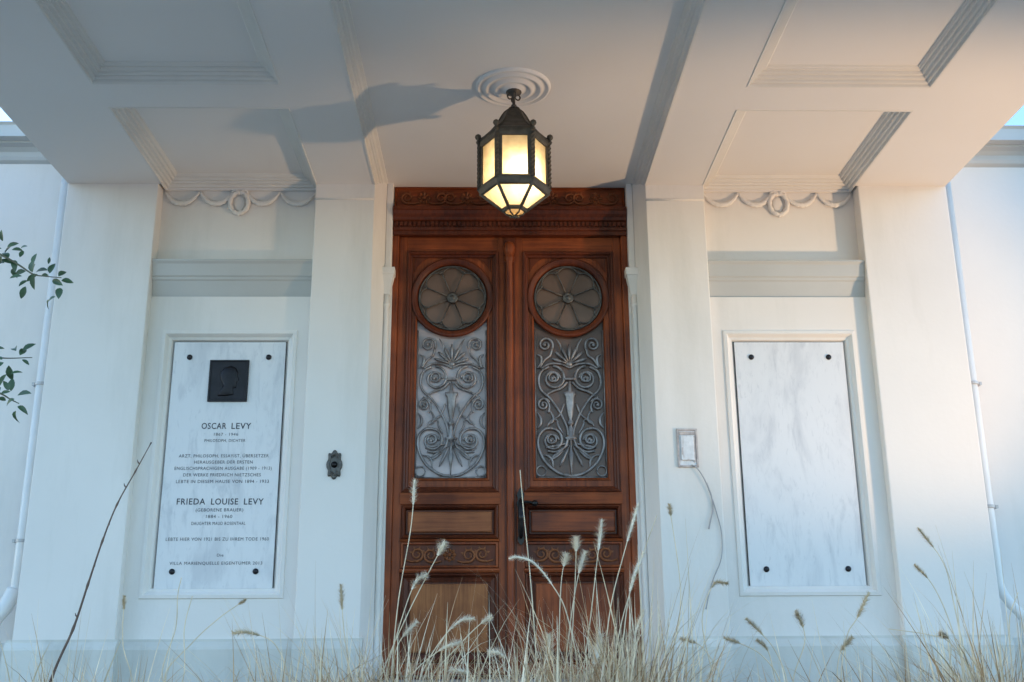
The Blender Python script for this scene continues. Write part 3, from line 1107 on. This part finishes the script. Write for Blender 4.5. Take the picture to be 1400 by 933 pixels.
    # carved panel
    cb = MB().box(X(-0.2745), X(0.2745), yF + .012, 6.15, 0.481, 0.624).build('carved_panel', 'wood_dark', L)
    q = MB()
    rect_frame(q, X(-0.2745), X(0.2745), 0.481, 0.624, [(0, yF + .003), (0.002, yF - .006), (0.012, yF - .008), (0.016, yF + .0125)])
    q.build('panel_moulding', 'wood', cb)
    inst('carved_rosette', ros_p, (X(0), yF + .010, 0.5525), cb)
    for k, sg in enumerate((1, -1)):
        for j, u in enumerate((0.095, 0.195)):
            inst('carved_scroll', scr_p[(k + j) % 2], (X(sg * u), yF + .011, 0.5525 + (0.004 if j else -0.002)), cb)
    # skirting boards of the leaf
    q = MB()
    q.rings([[(x, y, z) for y, z in ((yF + .001, .604 + .022), (yF - .014, .626), (yF - .018, .634), (yF - .010, .640), (yF + .001, .6415))] for x in (X(-.28), X(.28))])
    q.build('ledge_moulding', 'wood_h', L)
    q = MB()
    q.rings([[(x, y, z) for y, z in ((yF + .001, .4525), (yF - .010, .454), (yF - .018, .466), (yF - .016, .474), (yF + .001, .4795))] for x in (X(-.28), X(.28))])
    q.build('ledge_moulding', 'wood_h', L)
    q = MB()
    q.rings([[(x, y, z) for y, z in ((yF + .001, .833), (yF - .006, .836), (yF - .014, .900), (yF - .004, .904), (yF + .001, .9045))] for x in (X(-.285), X(.285))])
    q.build('ledge_moulding', 'wood_h', L)
    return L


ros_p = rosette_mesh(0.040)
scr_p = [scroll_mesh(0.10, 0.085, 1), scroll_mesh(0.10, 0.085, -1)]
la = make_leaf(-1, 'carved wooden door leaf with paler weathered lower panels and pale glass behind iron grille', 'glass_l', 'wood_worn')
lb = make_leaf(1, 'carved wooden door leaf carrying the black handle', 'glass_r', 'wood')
# astragal post covering the meeting line, fixed to the handle leaf
q = MB()
q.lathe((-0.006, 6.088, 0), [(0.012, -0.094), (0.030, -0.094), (0.030, 0.02), (0.022, 0.03), (0.022, 2.30), (0.030, 2.31), (0.032, 2.335), (0.026, 2.345), (0.034, 2.37), (0.036, 2.40), (0.026, 2.425), (0.004, 2.436)], 20)
q.build('astragal', 'wood', lb, smooth=True)
MB().box(-0.040, 0.028, 6.094, 6.16, -0.094, 2.467).build('meeting_stile', 'wood_dark', lb, bevel=0.003)
# handle
q = MB()
hz = [(0.604, .004), (0.618, .014), (0.640, .020), (0.655, .014), (0.69, .017), (0.74, .015), (0.80, .016), (0.84, .022), (0.862, .016), (0.885, .022), (0.905, .014), (0.926, .004)]
q.rings([[(0.052 - w, 6.080, z) for z, w in hz] + [(0.052 + w, 6.080, z) for z, w in reversed(hz)],
         [(0.052 - w, 6.072, z) for z, w in hz] + [(0.052 + w, 6.072, z) for z, w in reversed(hz)]])
MB().box(0.034, 0.070, 6.0801, 6.12, 0.62, 0.91).build('lock_block', 'wood', lb)
hp = q.build('handle_plate', 'handle', lb)
q = MB()
q.tube(spline([(0.052, 6.074, 0.855), (0.052, 6.040, 0.850), (0.052, 6.022, 0.810), (0.052, 6.014, 0.750), (0.052, 6.022, 0.690), (0.052, 6.040, 0.652), (0.052, 6.074, 0.648)], 6),
       [0.008 + 0.006 * math.sin(pi * i / 36) + (0.003 if 16 < i < 20 else 0) for i in range(37)], 8, up=(1, 0, 0))
q.build('grip', 'handle', hp, smooth=True)
q = MB()
q.tube([(0.052, 6.074, 0.836), (0.052, 6.044, 0.836)], 0.009, 8, up=(1, 0, 0))
q.tube(spline([(0.052, 6.046, 0.836), (0.09, 6.040, 0.840), (0.128, 6.042, 0.832)], 6), 0.008, 8)
q.ball((0.130, 6.042, 0.832), 0.019, 10)
q.build('lever', 'handle', hp, smooth=True)

# ================================================================== LANTERN
LX, LY = -0.001, 4.87
PLACE = place_lantern
t = thing('hanging_lantern', (LX, LY, 2.80), 'lit hexagonal iron lantern with amber glass hanging before the door', 'lantern')
def hexp(r, z, off=0.0):
    return [(LX + r * math.cos(pi / 3 * k + off), LY + r * math.sin(pi / 3 * k + off), z) for k in range(6)]
q = MB()
q.lathe((LX, LY, 0), [(0.040, 2.776), (0.040, 2.766), (0.020, 2.758), (0.012, 2.745), (0.008, 2.735), (0.008, 2.70), (0.014, 2.695), (0.014, 2.685), (0.009, 2.68), (0.012, 2.66)], 14)
hk = q.build('stem', 'iron', t, smooth=True)
q = MB()
for a in (0.3, 0.3 + pi / 2):
    for sg in (1, -1):
        d = Vector((math.cos(a) * sg, math.sin(a) * sg, 0))
        q.tube(spline([Vector((LX, LY, 2.735)) + d * .008, Vector((LX, LY, 2.728)) + d * .024, Vector((LX, LY, 2.742)) + d * .034, Vector((LX, LY, 2.757)) + d * .028], 5), 0.004, 6)
q.build('hook_scrolls', 'iron', hk, smooth=True)
q = MB()
prof = [(0.012, 2.675), (0.030, 2.668), (0.046, 2.655), (0.060, 2.635), (0.076, 2.605), (0.094, 2.575), (0.118, 2.545), (0.150, 2.515), (0.176, 2.497), (0.180, 2.488), (0.174, 2.486)]
q.rings([hexp(r, z) for r, z in prof])
rf = q.build('roof', 'iron', t)
q = MB()
for k in range(6):
    a = pi / 3 * k
    q.tube([(LX + r * math.cos(a), LY + r * math.sin(a), z + .003) for r, z in prof[:10]], 0.0045, 6)
q.build('hip_ribs', 'iron', rf, smooth=True)
q = MB()
q.rings([hexp(0.178, 2.486), hexp(0.178, 2.470), hexp(0.172, 2.455), hexp(0.160, 2.455), hexp(0.158, 2.486)], caps=False)
q.build('upper_band', 'iron', t)
q = MB()
q.rings([hexp(0.158, 2.246), hexp(0.170, 2.246), hexp(0.180, 2.236), hexp(0.181, 2.222), hexp(0.172, 2.200), hexp(0.160, 2.194), hexp(0.152, 2.200)], caps=False)
q.build('lower_band', 'iron', t)
for k in range(6):
    a = pi / 3 * k
    c, s_ = math.cos(a), math.sin(a)
    q = MB()
    rs = []
    for i in range(43):                        # twisted square bar
        z = 2.222 + 0.262 * i / 42
        tw = i * 0.42
        r = 0.0125
        rs.append([(LX + 0.174 * c + r * math.cos(tw + j * pi / 2), LY + 0.174 * s_ + r * math.sin(tw + j * pi / 2), z) for j in range(4)])
    q.rings(rs)
    po = q.build('twisted_post', 'iron', t)
    q = MB()
    q.lathe((LX + 0.181 * c, LY + 0.181 * s_, 0), [(0.008, 2.478), (0.011, 2.488), (0.007, 2.494), (0.007, 2.500), (0.013, 2.505), (0.0165, 2.514), (0.014, 2.524), (0.006, 2.530)], 12)
    q.build('finial', 'iron', po, smooth=True)
    # upright pane with its frame
    a0, a1 = a, a + pi / 3
    p0 = Vector((LX + 0.163 * math.cos(a0), LY + 0.163 * math.sin(a0), 0))
    p1 = Vector((LX + 0.163 * math.cos(a1), LY + 0.163 * math.sin(a1), 0))
    z0, z1 = Vector((0, 0, 2.240)), Vector((0, 0, 2.462))
    q = MB()
    q.quad(p0 + z0, p1 + z0, p1 + z1, p0 + z1)
    pa = q.build('glass_pane', 'amber', t)
    q = MB()
    e = (p1 - p0).normalized()
    nrm = Vector((math.cos(a + pi / 6), math.sin(a + pi / 6), 0))
    for b in (0.008, (p1 - p0).length - 0.008):
        c0 = p0 + e * b + nrm * .003
        rs = []
        for z in (2.240, 2.462):
            rs.append([c0 - e * .012 + Vector((0, 0, z)), c0 + e * .012 + Vector((0, 0, z)), c0 + e * .012 + nrm * .006 + Vector((0, 0, z)), c0 - e * .012 + nrm * .006 + Vector((0, 0, z))])
        q.rings(rs)
    q.build('pane_frame', 'iron', pa)
    # sloping lower pane and rib
    def lp(r, z, ang): return Vector((LX + r * math.cos(ang), LY + r * math.sin(ang), z))
    q = MB()
    q.quad(lp(.158, 2.200, a0), lp(.158, 2.200, a1), lp(.056, 2.118, a1), lp(.056, 2.118, a0))
    q.build('sloping_pane', 'amber', t)
    q = MB()
    q.tube([lp(.172, 2.206, a0), lp(.112, 2.158, a0), lp(.056, 2.112, a0)], 0.0085, 6)
    q.build('sloping_rib', 'iron', t, smooth=True)
q = MB()
q.rings([hexp(0.066, 2.124), hexp(0.068, 2.114), hexp(0.060, 2.106), hexp(0.048, 2.108), hexp(0.046, 2.122)], caps=False)
q.build('bottom_band', 'iron', t)
q = MB()
q.rings([hexp(0.050, 2.112), hexp(0.040, 2.098), hexp(0.016, 2.092)])
q.build('bottom_pane', 'amber', t)
q = MB()
q.lathe((LX, LY, 0), [(0.003, 2.074), (0.010, 2.080), (0.011, 2.088), (0.005, 2.094)], 12)
for k in range(6):
    q.tube([lp(.052, 2.112, pi / 3 * k), lp(.042, 2.095, pi / 3 * k), lp(.012, 2.088, pi / 3 * k)], 0.0045, 5)
q.build('bottom_cage', 'iron', t, smooth=True)
q = MB()
BX, BY, BZ = LX + 0.034, LY - 0.078, 2.280
q.ball((BX, BY, BZ), 0.030, 14, (1, 1, 1.25))
bulb = q.build('bulb', 'bulb', t, smooth=True)
q = MB()
q.lathe((BX, BY, 0), [(0.017, 2.315), (0.017, 2.36), (0.010, 2.37), (0.010, 2.48)], 12)
q.build('socket', 'iron', t, smooth=True)
pd = bpy.data.lights.new('lantern_light', 'POINT')
pd.energy = 1.5
pd.color = (1.0, 0.78, 0.50)
pd.shadow_soft_size = 0.034
plo = bpy.data.objects.new('lantern_light', pd)
COL.objects.link(plo)
plo.parent = t
plo.location = PLACE(Vector((BX, BY, BZ))) - wloc(t)
PLACE = None
bulb.visible_shadow = True

# ================================================================== FLOODLIGHT (its light falls on the porch ceiling)
FLX = Vector((5.40, 3.23, -0.50))
ax = Vector((-0.715, 0.45, 0.535)).normalized()
t = thing('floodlight', (FLX.x, FLX.y, gz(FLX.x, FLX.y)), 'low black garden floodlight shining up at the porch ceiling', 'floodlight')
q = MB()
q.tube([(FLX.x, FLX.y, gz(0, FLX.y) - .05), (FLX.x, FLX.y, FLX.z - .06)], 0.014, 10, up=(0, 1, 0))
q.build('spike', 'black', t, smooth=True)
q = MB()
q.lathe((FLX.x, FLX.y, gz(0, FLX.y)), [(0.07, 0.0), (0.07, 0.012), (0.05, 0.022), (0.016, 0.03)], 16)
q.build('base_plate', 'black', t)
q = MB()
u = ax.cross(Vector((0, 0, 1))).normalized()
v = u.cross(ax).normalized()
def fl(a, r, n=20): return [FLX + ax * a + u * r * math.cos(2 * pi * i / n) + v * r * math.sin(2 * pi * i / n) for i in range(n)]
q.rings([fl(-.12, .03), fl(-.11, .09), fl(-.05, .118), fl(-.012, .125), fl(-.012, .112), fl(-.04, .10)])
q.build('housing', 'black', t, smooth=True)
q = MB()
q.rings([fl(-.036, .10), fl(-.030, .10)])
q.build('lens', 'flood', t)
sp = bpy.data.lights.new('floodlight_beam', 'SPOT')
sp.energy = 165
sp.color = (1.0, 0.65, 0.36)
sp.spot_size = R(42)
sp.spot_blend = 0.7
sp.shadow_soft_size = 0.13
spo = bpy.data.objects.new('floodlight_beam', sp)
COL.objects.link(spo)
spo.parent = t
spo.location = FLX - wloc(t)
spo.rotation_euler = ax.to_track_quat('-Z', 'Y').to_euler()

# ================================================================== PLANTS
def blade(mb, base, az, h, lean, w, curl):
    """one tapering grass blade as a ribbon"""
    n = 6
    d = Vector((math.cos(az), math.sin(az), 0))
    sd_ = Vector((-d.y, d.x, 0))
    rs = []
    ang = lean
    p = Vector(base)
    L_ = h / n
    for i in range(n + 1):
        ww = w * (1 - (i / n) ** 1.6) + 0.0003
        rs.append([p - sd_ * ww, p + sd_ * ww])
        ang += curl / n
        p = p + (d * math.sin(ang) + Vector((0, 0, math.cos(ang)))) * L_
    mb.rings(rs, close_u=False, caps=False)


def plume(mb, pts, r):
    """a bottlebrush seed head along pts"""
    pts = [Vector(p) for p in pts]
    mb.tube(pts, [r * 0.22 * (0.5 + 0.5 * math.sin(pi * (i + .5) / len(pts))) for i in range(len(pts))], 5)
    n = len(pts)
    for k in range(330):
        t = random.random() * (n - 1.001)
        i = int(t)
        p = pts[i].lerp(pts[i + 1], t - i)
        tan = (pts[i + 1] - pts[i]).normalized()
        d = Vector((random.gauss(0, 1), random.gauss(0, 1), random.gauss(0, 1)))
        d = d - tan * d.dot(tan)
        if d.length < .01: continue
        d.normalize()
        env = 0.45 + 0.55 * math.sin(pi * (0.12 + 0.82 * t / (n - 1)))
        e = p + (d * 0.9 + tan * 0.55).normalized() * r * env * random.uniform(.55, 1.5)
        w = tan.cross(d).normalized() * 0.0014
        k0 = len(mb.v)
        mb.v += [p - w, p + w, e]
        mb.f.append((k0, k0 + 1, k0 + 2))


def tussock(px, y, label, nbl, hmin, hmax, spread, stalks, mat_b='straw', group='dry grass tufts before the villa', tan=False):
    c = at_y(px, 925, y)
    base = Vector((c.x, y, gz(c.x, y) + 0.01))
    t = thing('grass_tuft', base, label, 'grass', group)
    for share, mt, wm in ((0.62, mat_b, 1.0), (0.38, 'straw_dark', 0.9)):
        b = MB()
        for i in range(int(nbl * 3.5 * share)):
            a = random.uniform(0, 2 * pi)
            rr = abs(random.gauss(0, 0.10))
            p = base + Vector((rr * math.cos(a) * 1.6, rr * math.sin(a), -0.015))
            hh = random.uniform(hmin, hmax) * (1.05 if random.random() < .8 else 1.5)
            blade(b, p, a + random.uniform(-.9, .9), hh, random.uniform(.02, spread), random.choice((.0018, .0028, .0042, .0058)) * wm, random.uniform(-.2, 2.8))
        tag(b.build('blades', mt, t, smooth=True), kind='stuff')
    for st in stalks:
        pts_px, pl_len, pl_r, dy = st
        w = []
        m = len(pts_px)
        for i, (a, b_) in enumerate(pts_px):
            w.append(at_y(a, b_, y + dy * i / max(1, m - 1)))
        r0 = base + Vector((random.uniform(-.03, .03), 0, -.01))
        path = spline([r0 + (w[0] - r0) * 0.0, r0.lerp(w[0], .55) + Vector((0, 0, .0))] + w, 7)
        s_ = MB()
        s_.tube(path, [0.0034 - 0.0016 * i / len(path) for i in range(len(path))], 5)
        so_ = s_.build('stalk', 'stalk', t, smooth=True)
        if pl_len:
            # the last stretch of the stalk carries the plume
            acc, k = 0, len(path) - 1
            while k > 1 and acc < pl_len:
                acc += (path[k] - path[k - 1]).length
                k -= 1
            pm = MB()
            plume(pm, path[k:], pl_r * 1.75)
            pm.build('plume', 'plume_tan' if tan else 'plume', so_)
    return t


T = tussock
T(535, 4.7, 'dry pale grass tuft with plumed stalks before the weathered door leaf', 110, .30, .58, .6,
  [([(535, 925), (545, 820), (562, 720), (567, 655)], .09, .016, 0), ([(522, 925), (555, 845), (585, 785), (608, 742)], .055, .022, 0),
   ([(528, 925), (545, 860), (566, 800), (583, 786)], .08, .018, 0), ([(535, 925), (545, 880), (570, 850)], .07, .016, 0)])
T(585, 4.6, 'dry pale grass tuft with two arched seed heads under the weathered panel', 100, .28, .52, .8,
  [([(575, 928), (600, 880), (628, 850), (648, 846)], .10, .014, 0), ([(590, 928), (630, 880), (655, 855), (672, 843)], .045, .014, 0), ([(560, 930), (600, 890), (630, 878)], .09, .016, 0)])
T(655, 4.55, 'low dry grass tuft with two drooping heads before the door meeting line', 120, .22, .46, .9,
  [([(672, 930), (690, 905), (682, 893), (668, 892)], .07, .017, 0), ([(640, 930), (640, 920), (615, 915)], .08, .017, 0)])
T(735, 4.6, 'dry grass tuft with one very tall bare blade before the door handle', 100, .30, .52, .8,
  [([(735, 928), (726, 800), (716, 700), (711, 643)], 0, 0, 0), ([(790, 928), (775, 840), (755, 800), (730, 770), (708, 762), (696, 764)], .22, .013, 0),
   ([(748, 930), (750, 900), (750, 868)], .10, .030, 0)])
T(785, 4.65, 'dense dry grass tuft with four upright plumes before the handle leaf', 130, .30, .56, .6,
  [([(765, 928), (765, 850), (768, 790), (775, 758)], .045, .02, 0), ([(780, 928), (784, 840), (787, 780), (788, 735)], .05, .021, 0),
   ([(772, 928), (780, 850), (790, 790), (800, 754)], .085, .020, 0), ([(797, 928), (808, 840), (816, 770), (823, 711)], .12, .018, 0)])
T(835, 4.55, 'dry grass tuft with a fluffy low head and leaning plumes by the right jamb', 130, .30, .60, .6,
  [([(825, 928), (835, 830), (855, 750), (873, 688)], .14, .015, 0), ([(838, 928), (850, 850), (875, 770), (898, 705)], 0, 0, 0), ([(810, 930), (815, 900), (822, 868)], .11, .032, 0),
   ([(848, 928), (856, 840), (866, 790), (880, 755)], .16, .017, 0)])
T(868, 4.75, 'upright dry grass clump against the right door jamb', 150, .42, .68, .35, [([(862, 928), (868, 870), (880, 835)], .12, .014, 0)])
T(400, 4.7, 'thick low dry grass tuft under the engraved plaque', 140, .28, .5, .9, [([(395, 928), (375, 880), (340, 865), (318, 866)], .11, .016, 0)], tan=True)
T(470, 4.75, 'dry grass tuft with upright blades at the foot of the bell pilaster', 130, .28, .56, .6, [([(478, 928), (470, 860), (466, 800)], .09, .014, 0)], tan=True)
T(330, 4.8, 'thin dry grass tuft with one long arching stalk under the engraved plaque', 60, .22, .44, .9,
  [([(225, 928), (262, 880), (300, 845), (336, 820)], .03, .008, 0), ([(222, 928), (240, 860), (243, 815), (248, 790)], 0, 0, 0)], tan=True)
T(180, 4.7, 'thin dry grass tuft at the foot of the left pillar', 80, .26, .46, .7, [([(180, 928), (168, 880), (170, 815)], .05, .009, 0), ([(250, 930), (252, 860), (263, 815)], 0, 0, 0)], tan=True)
T(95, 4.6, 'dry grass tuft around the foot of the bare brown twig', 100, .26, .46, .8, [])
T(965, 4.7, 'sparse dry grass tuft with nodding tan heads below the dangling cable', 55, .22, .44, .9,
  [([(905, 928), (925, 870), (930, 800), (915, 690)], .035, .012, 0), ([(975, 928), (960, 850), (975, 800), (995, 798)], .07, .012, 0),
   ([(985, 928), (960, 885), (930, 873)], .06, .012, 0)], tan=True)
T(1075, 4.75, 'sparse dry grass tuft with four nodding tan heads below the blank plaque', 60, .22, .44, .9,
  [([(1075, 928), (1060, 890), (1040, 865), (1020, 846)], .09, .013, 0), ([(1085, 928), (1100, 880), (1097, 855), (1088, 836)], .07, .017, 0),
   ([(1065, 928), (1040, 895), (1012, 880), (990, 872)], .07, .012, 0), ([(1060, 928), (1050, 890), (1035, 875)], .06, .012, 0)], tan=True)
T(1160, 4.65, 'dry grass tuft with bent tan heads below the blank plaque corner', 70, .26, .46, .8,
  [([(1145, 928), (1150, 890), (1165, 872)], .07, .015, 0), ([(1150, 928), (1158, 870), (1172, 845), (1188, 810)], .12, .014, 0)], tan=True)
T(1310, 4.6, 'dry grass tuft with thin arching stalks before the right pillar', 90, .32, .58, .5,
  [([(1320, 928), (1298, 850), (1275, 800), (1250, 772)], .06, .010, 0), ([(1325, 928), (1305, 830), (1290, 770), (1255, 722)], .10, .011, 0),
   ([(1330, 928), (1300, 880), (1270, 868), (1215, 860)], 0, 0, 0), ([(1298, 928), (1300, 880), (1285, 866)], .04, .014, 0)], tan=True)
T(1375, 4.55, 'thick dry grass tuft at the foot of the clamped drainpipe', 120, .36, .66, .5, [([(1385, 928), (1380, 850), (1392, 810)], 0, 0, 0)])
T(1240, 4.8, 'thin dry grass tuft between the blank plaque bay and the right pillar', 60, .24, .44, .8, [])
T(20, 4.6, 'thin dry grass tuft beneath the bend of the left drainpipe', 60, .24, .42, .9, [])
T(700, 4.2, 'nearest flattened dry grass tuft on the bed before the door', 120, .26, .44, 1.1, [])
T(590, 4.2, 'flattened dry grass tuft before the weathered door leaf, lower on the slope', 110, .26, .44, 1.1, [])
T(810, 4.25, 'flattened dry grass tuft before the handle leaf, lower on the slope', 110, .26, .44, 1.1, [])
T(430, 4.3, 'flattened dry grass tuft before the bell pilaster, lower on the slope', 90, .26, .40, 1.1, [])

# bare twig
ty = 4.5
tw = [(70, 930), (100, 860), (120, 800), (140, 740), (160, 690), (185, 645), (207, 605)]
w = [at_y(a, b, ty) for a, b in tw]
g0 = Vector((w[0].x - 0.06, ty, gz(0, ty) - .02))
t = thing('bare_twig', g0, 'single bare brown twig leaning up beside the engraved plaque', 'twig')
path = spline([g0] + w, 8)
q = MB()
q.tube(path, [0.0062 - 0.0044 * i / len(path) + (0.0018 if i % 8 == 0 else 0) for i in range(len(path))], 6)
q.build('stem', 'twig', t, smooth=True)
for i in (18, 27, 35, 44, 50):
    q = MB()
    p = path[i]
    sg = 1 if i % 2 else -1
    q.tube([p, p + Vector((.006 * sg, -.004, .008)), p + Vector((.009 * sg, -.004, .018))], [0.003, 0.0028, 0.0008], 5)
    q.build('bud', 'twig', t, smooth=True)
# leafy canes entering on the left
def leaf_mesh(w, droop, fold):
    q = MB()
    xs_ = (0, .16, .38, .62, .84, 1.0)
    ws = (0.015, .15 * w, .24 * w, .23 * w, .13 * w, .0)
    for x, ww in zip(xs_, ws):
        z = -droop * x * x
        q.v += [Vector((x, ww, z + fold * ww)), Vector((x, 0, z)), Vector((x, -ww, z + fold * ww))]
    for i in range(5):
        a = i * 3
        q.f += [(a, a + 1, a + 4, a + 3), (a + 1, a + 2, a + 5, a + 4)]
    o = q.build('tmp', 'leaf', smooth=True)
    m = o.data
    bpy.data.objects.remove(o)
    return m


lms = [leaf_mesh(1.0, .18, .5), leaf_mesh(1.25, .45, .3), leaf_mesh(.85, .05, .8), leaf_mesh(1.1, .7, .6)]
ry = 4.0
root = Vector((-2.55, ry, gz(-2.55, ry) - .02))
rb = thing('rose_bush', root, 'green leafy rose bush reaching two canes past the left drainpipe', 'shrub')
canes = [([(-120, 700), (-90, 420), (-40, 330), (0, 348), (25, 362), (45, 375), (62, 378), (84, 380)], 5),
         ([(-110, 760), (-95, 560), (-50, 490), (-20, 488), (10, 490), (44, 489)], 3),
         ([(-100, 740), (-70, 560), (-25, 530), (0, 538), (14, 546), (26, 552)], 3),
         ([(-130, 800), (-140, 600), (-120, 430), (-100, 300)], 1)]
leafspots = [
    [(4, 330, 1.2, 100), (10, 338, 1.2, 20), (2, 350, 1.0, 250), (16, 342, .9, 10), (28, 340, 1.0, 15), (27, 352, .8, 80), (30, 378, 1.0, 190), (45, 362, 1.3, 80), (47, 374, 1.4, 270),
     (38, 384, 1.2, 230), (35, 392, 1.1, 250), (44, 380, 1.0, 300), (56, 378, 1.0, 0), (68, 374, 1.2, 80), (72, 383, 1.2, 330), (80, 378, 1.1, 60), (84, 384, 1.0, 10), (82, 394, 1.1, 280),
     (76, 406, 1.0, 200), (68, 410, .9, 220), (68, 352, .8, 260), (2, 340, 1.3, 200), (6, 360, 1.0, 170)],
    [(27, 486, 1.3, 70), (31, 480, 1.1, 40), (22, 480, 1.0, 130), (30, 492, .9, 330), (5, 496, 1.1, 220), (12, 500, 1.2, 280), (9, 512, 1.2, 240), (14, 512, .9, 20), (3, 492, 1.0, 150)],
    [(15, 535, 1.2, 90), (24, 541, 1.4, 10), (20, 546, 1.0, 200), (24, 556, 1.2, 340), (22, 562, 1.0, 250), (8, 548, 1.0, 150)],
    []]
k = 0
for (cp, base_i), spots in zip(canes, leafspots):
    w = [at_y(a, b, ry) for a, b in cp]
    path = spline([root] + w, 8)
    q = MB()
    q.tube(path, [0.007 - 0.0055 * i / len(path) for i in range(len(path))], 6)
    cane = q.build('cane', 'stem', rb, smooth=True)
    extra = []
    for i in range(10, len(path) - 14, 2):
        extra.append((path[i] + Vector((random.uniform(-.03, .03), random.uniform(-.04, .04), random.uniform(-.02, .03))), random.uniform(.8, 1.4), random.uniform(0, 360)))
    allv = [(at_y(a, b, ry + random.uniform(-.03, .03)), sc, an) for a, b, sc, an in spots] + extra
    for p, sc, an in allv:
        o = bpy.data.objects.new('leaf', random.choice(lms))
        COL.objects.link(o)
        o.parent = cane
        o.location = p - wloc(cane)
        sz = 0.040 * sc * random.uniform(.75, 1.25)
        o.scale = (sz, sz, sz)
        o.rotation_mode = 'QUATERNION'
        d = Vector((math.cos(R(an)), random.uniform(-.7, .4), math.sin(R(an)))).normalized()
        up = Vector((random.uniform(-.5, .5), -1, random.uniform(.0, .9)))
        z = (up - d * up.dot(d)).normalized()
        yv = z.cross(d)
        o.rotation_quaternion = Matrix((d, yv, z)).transposed().to_quaternion()
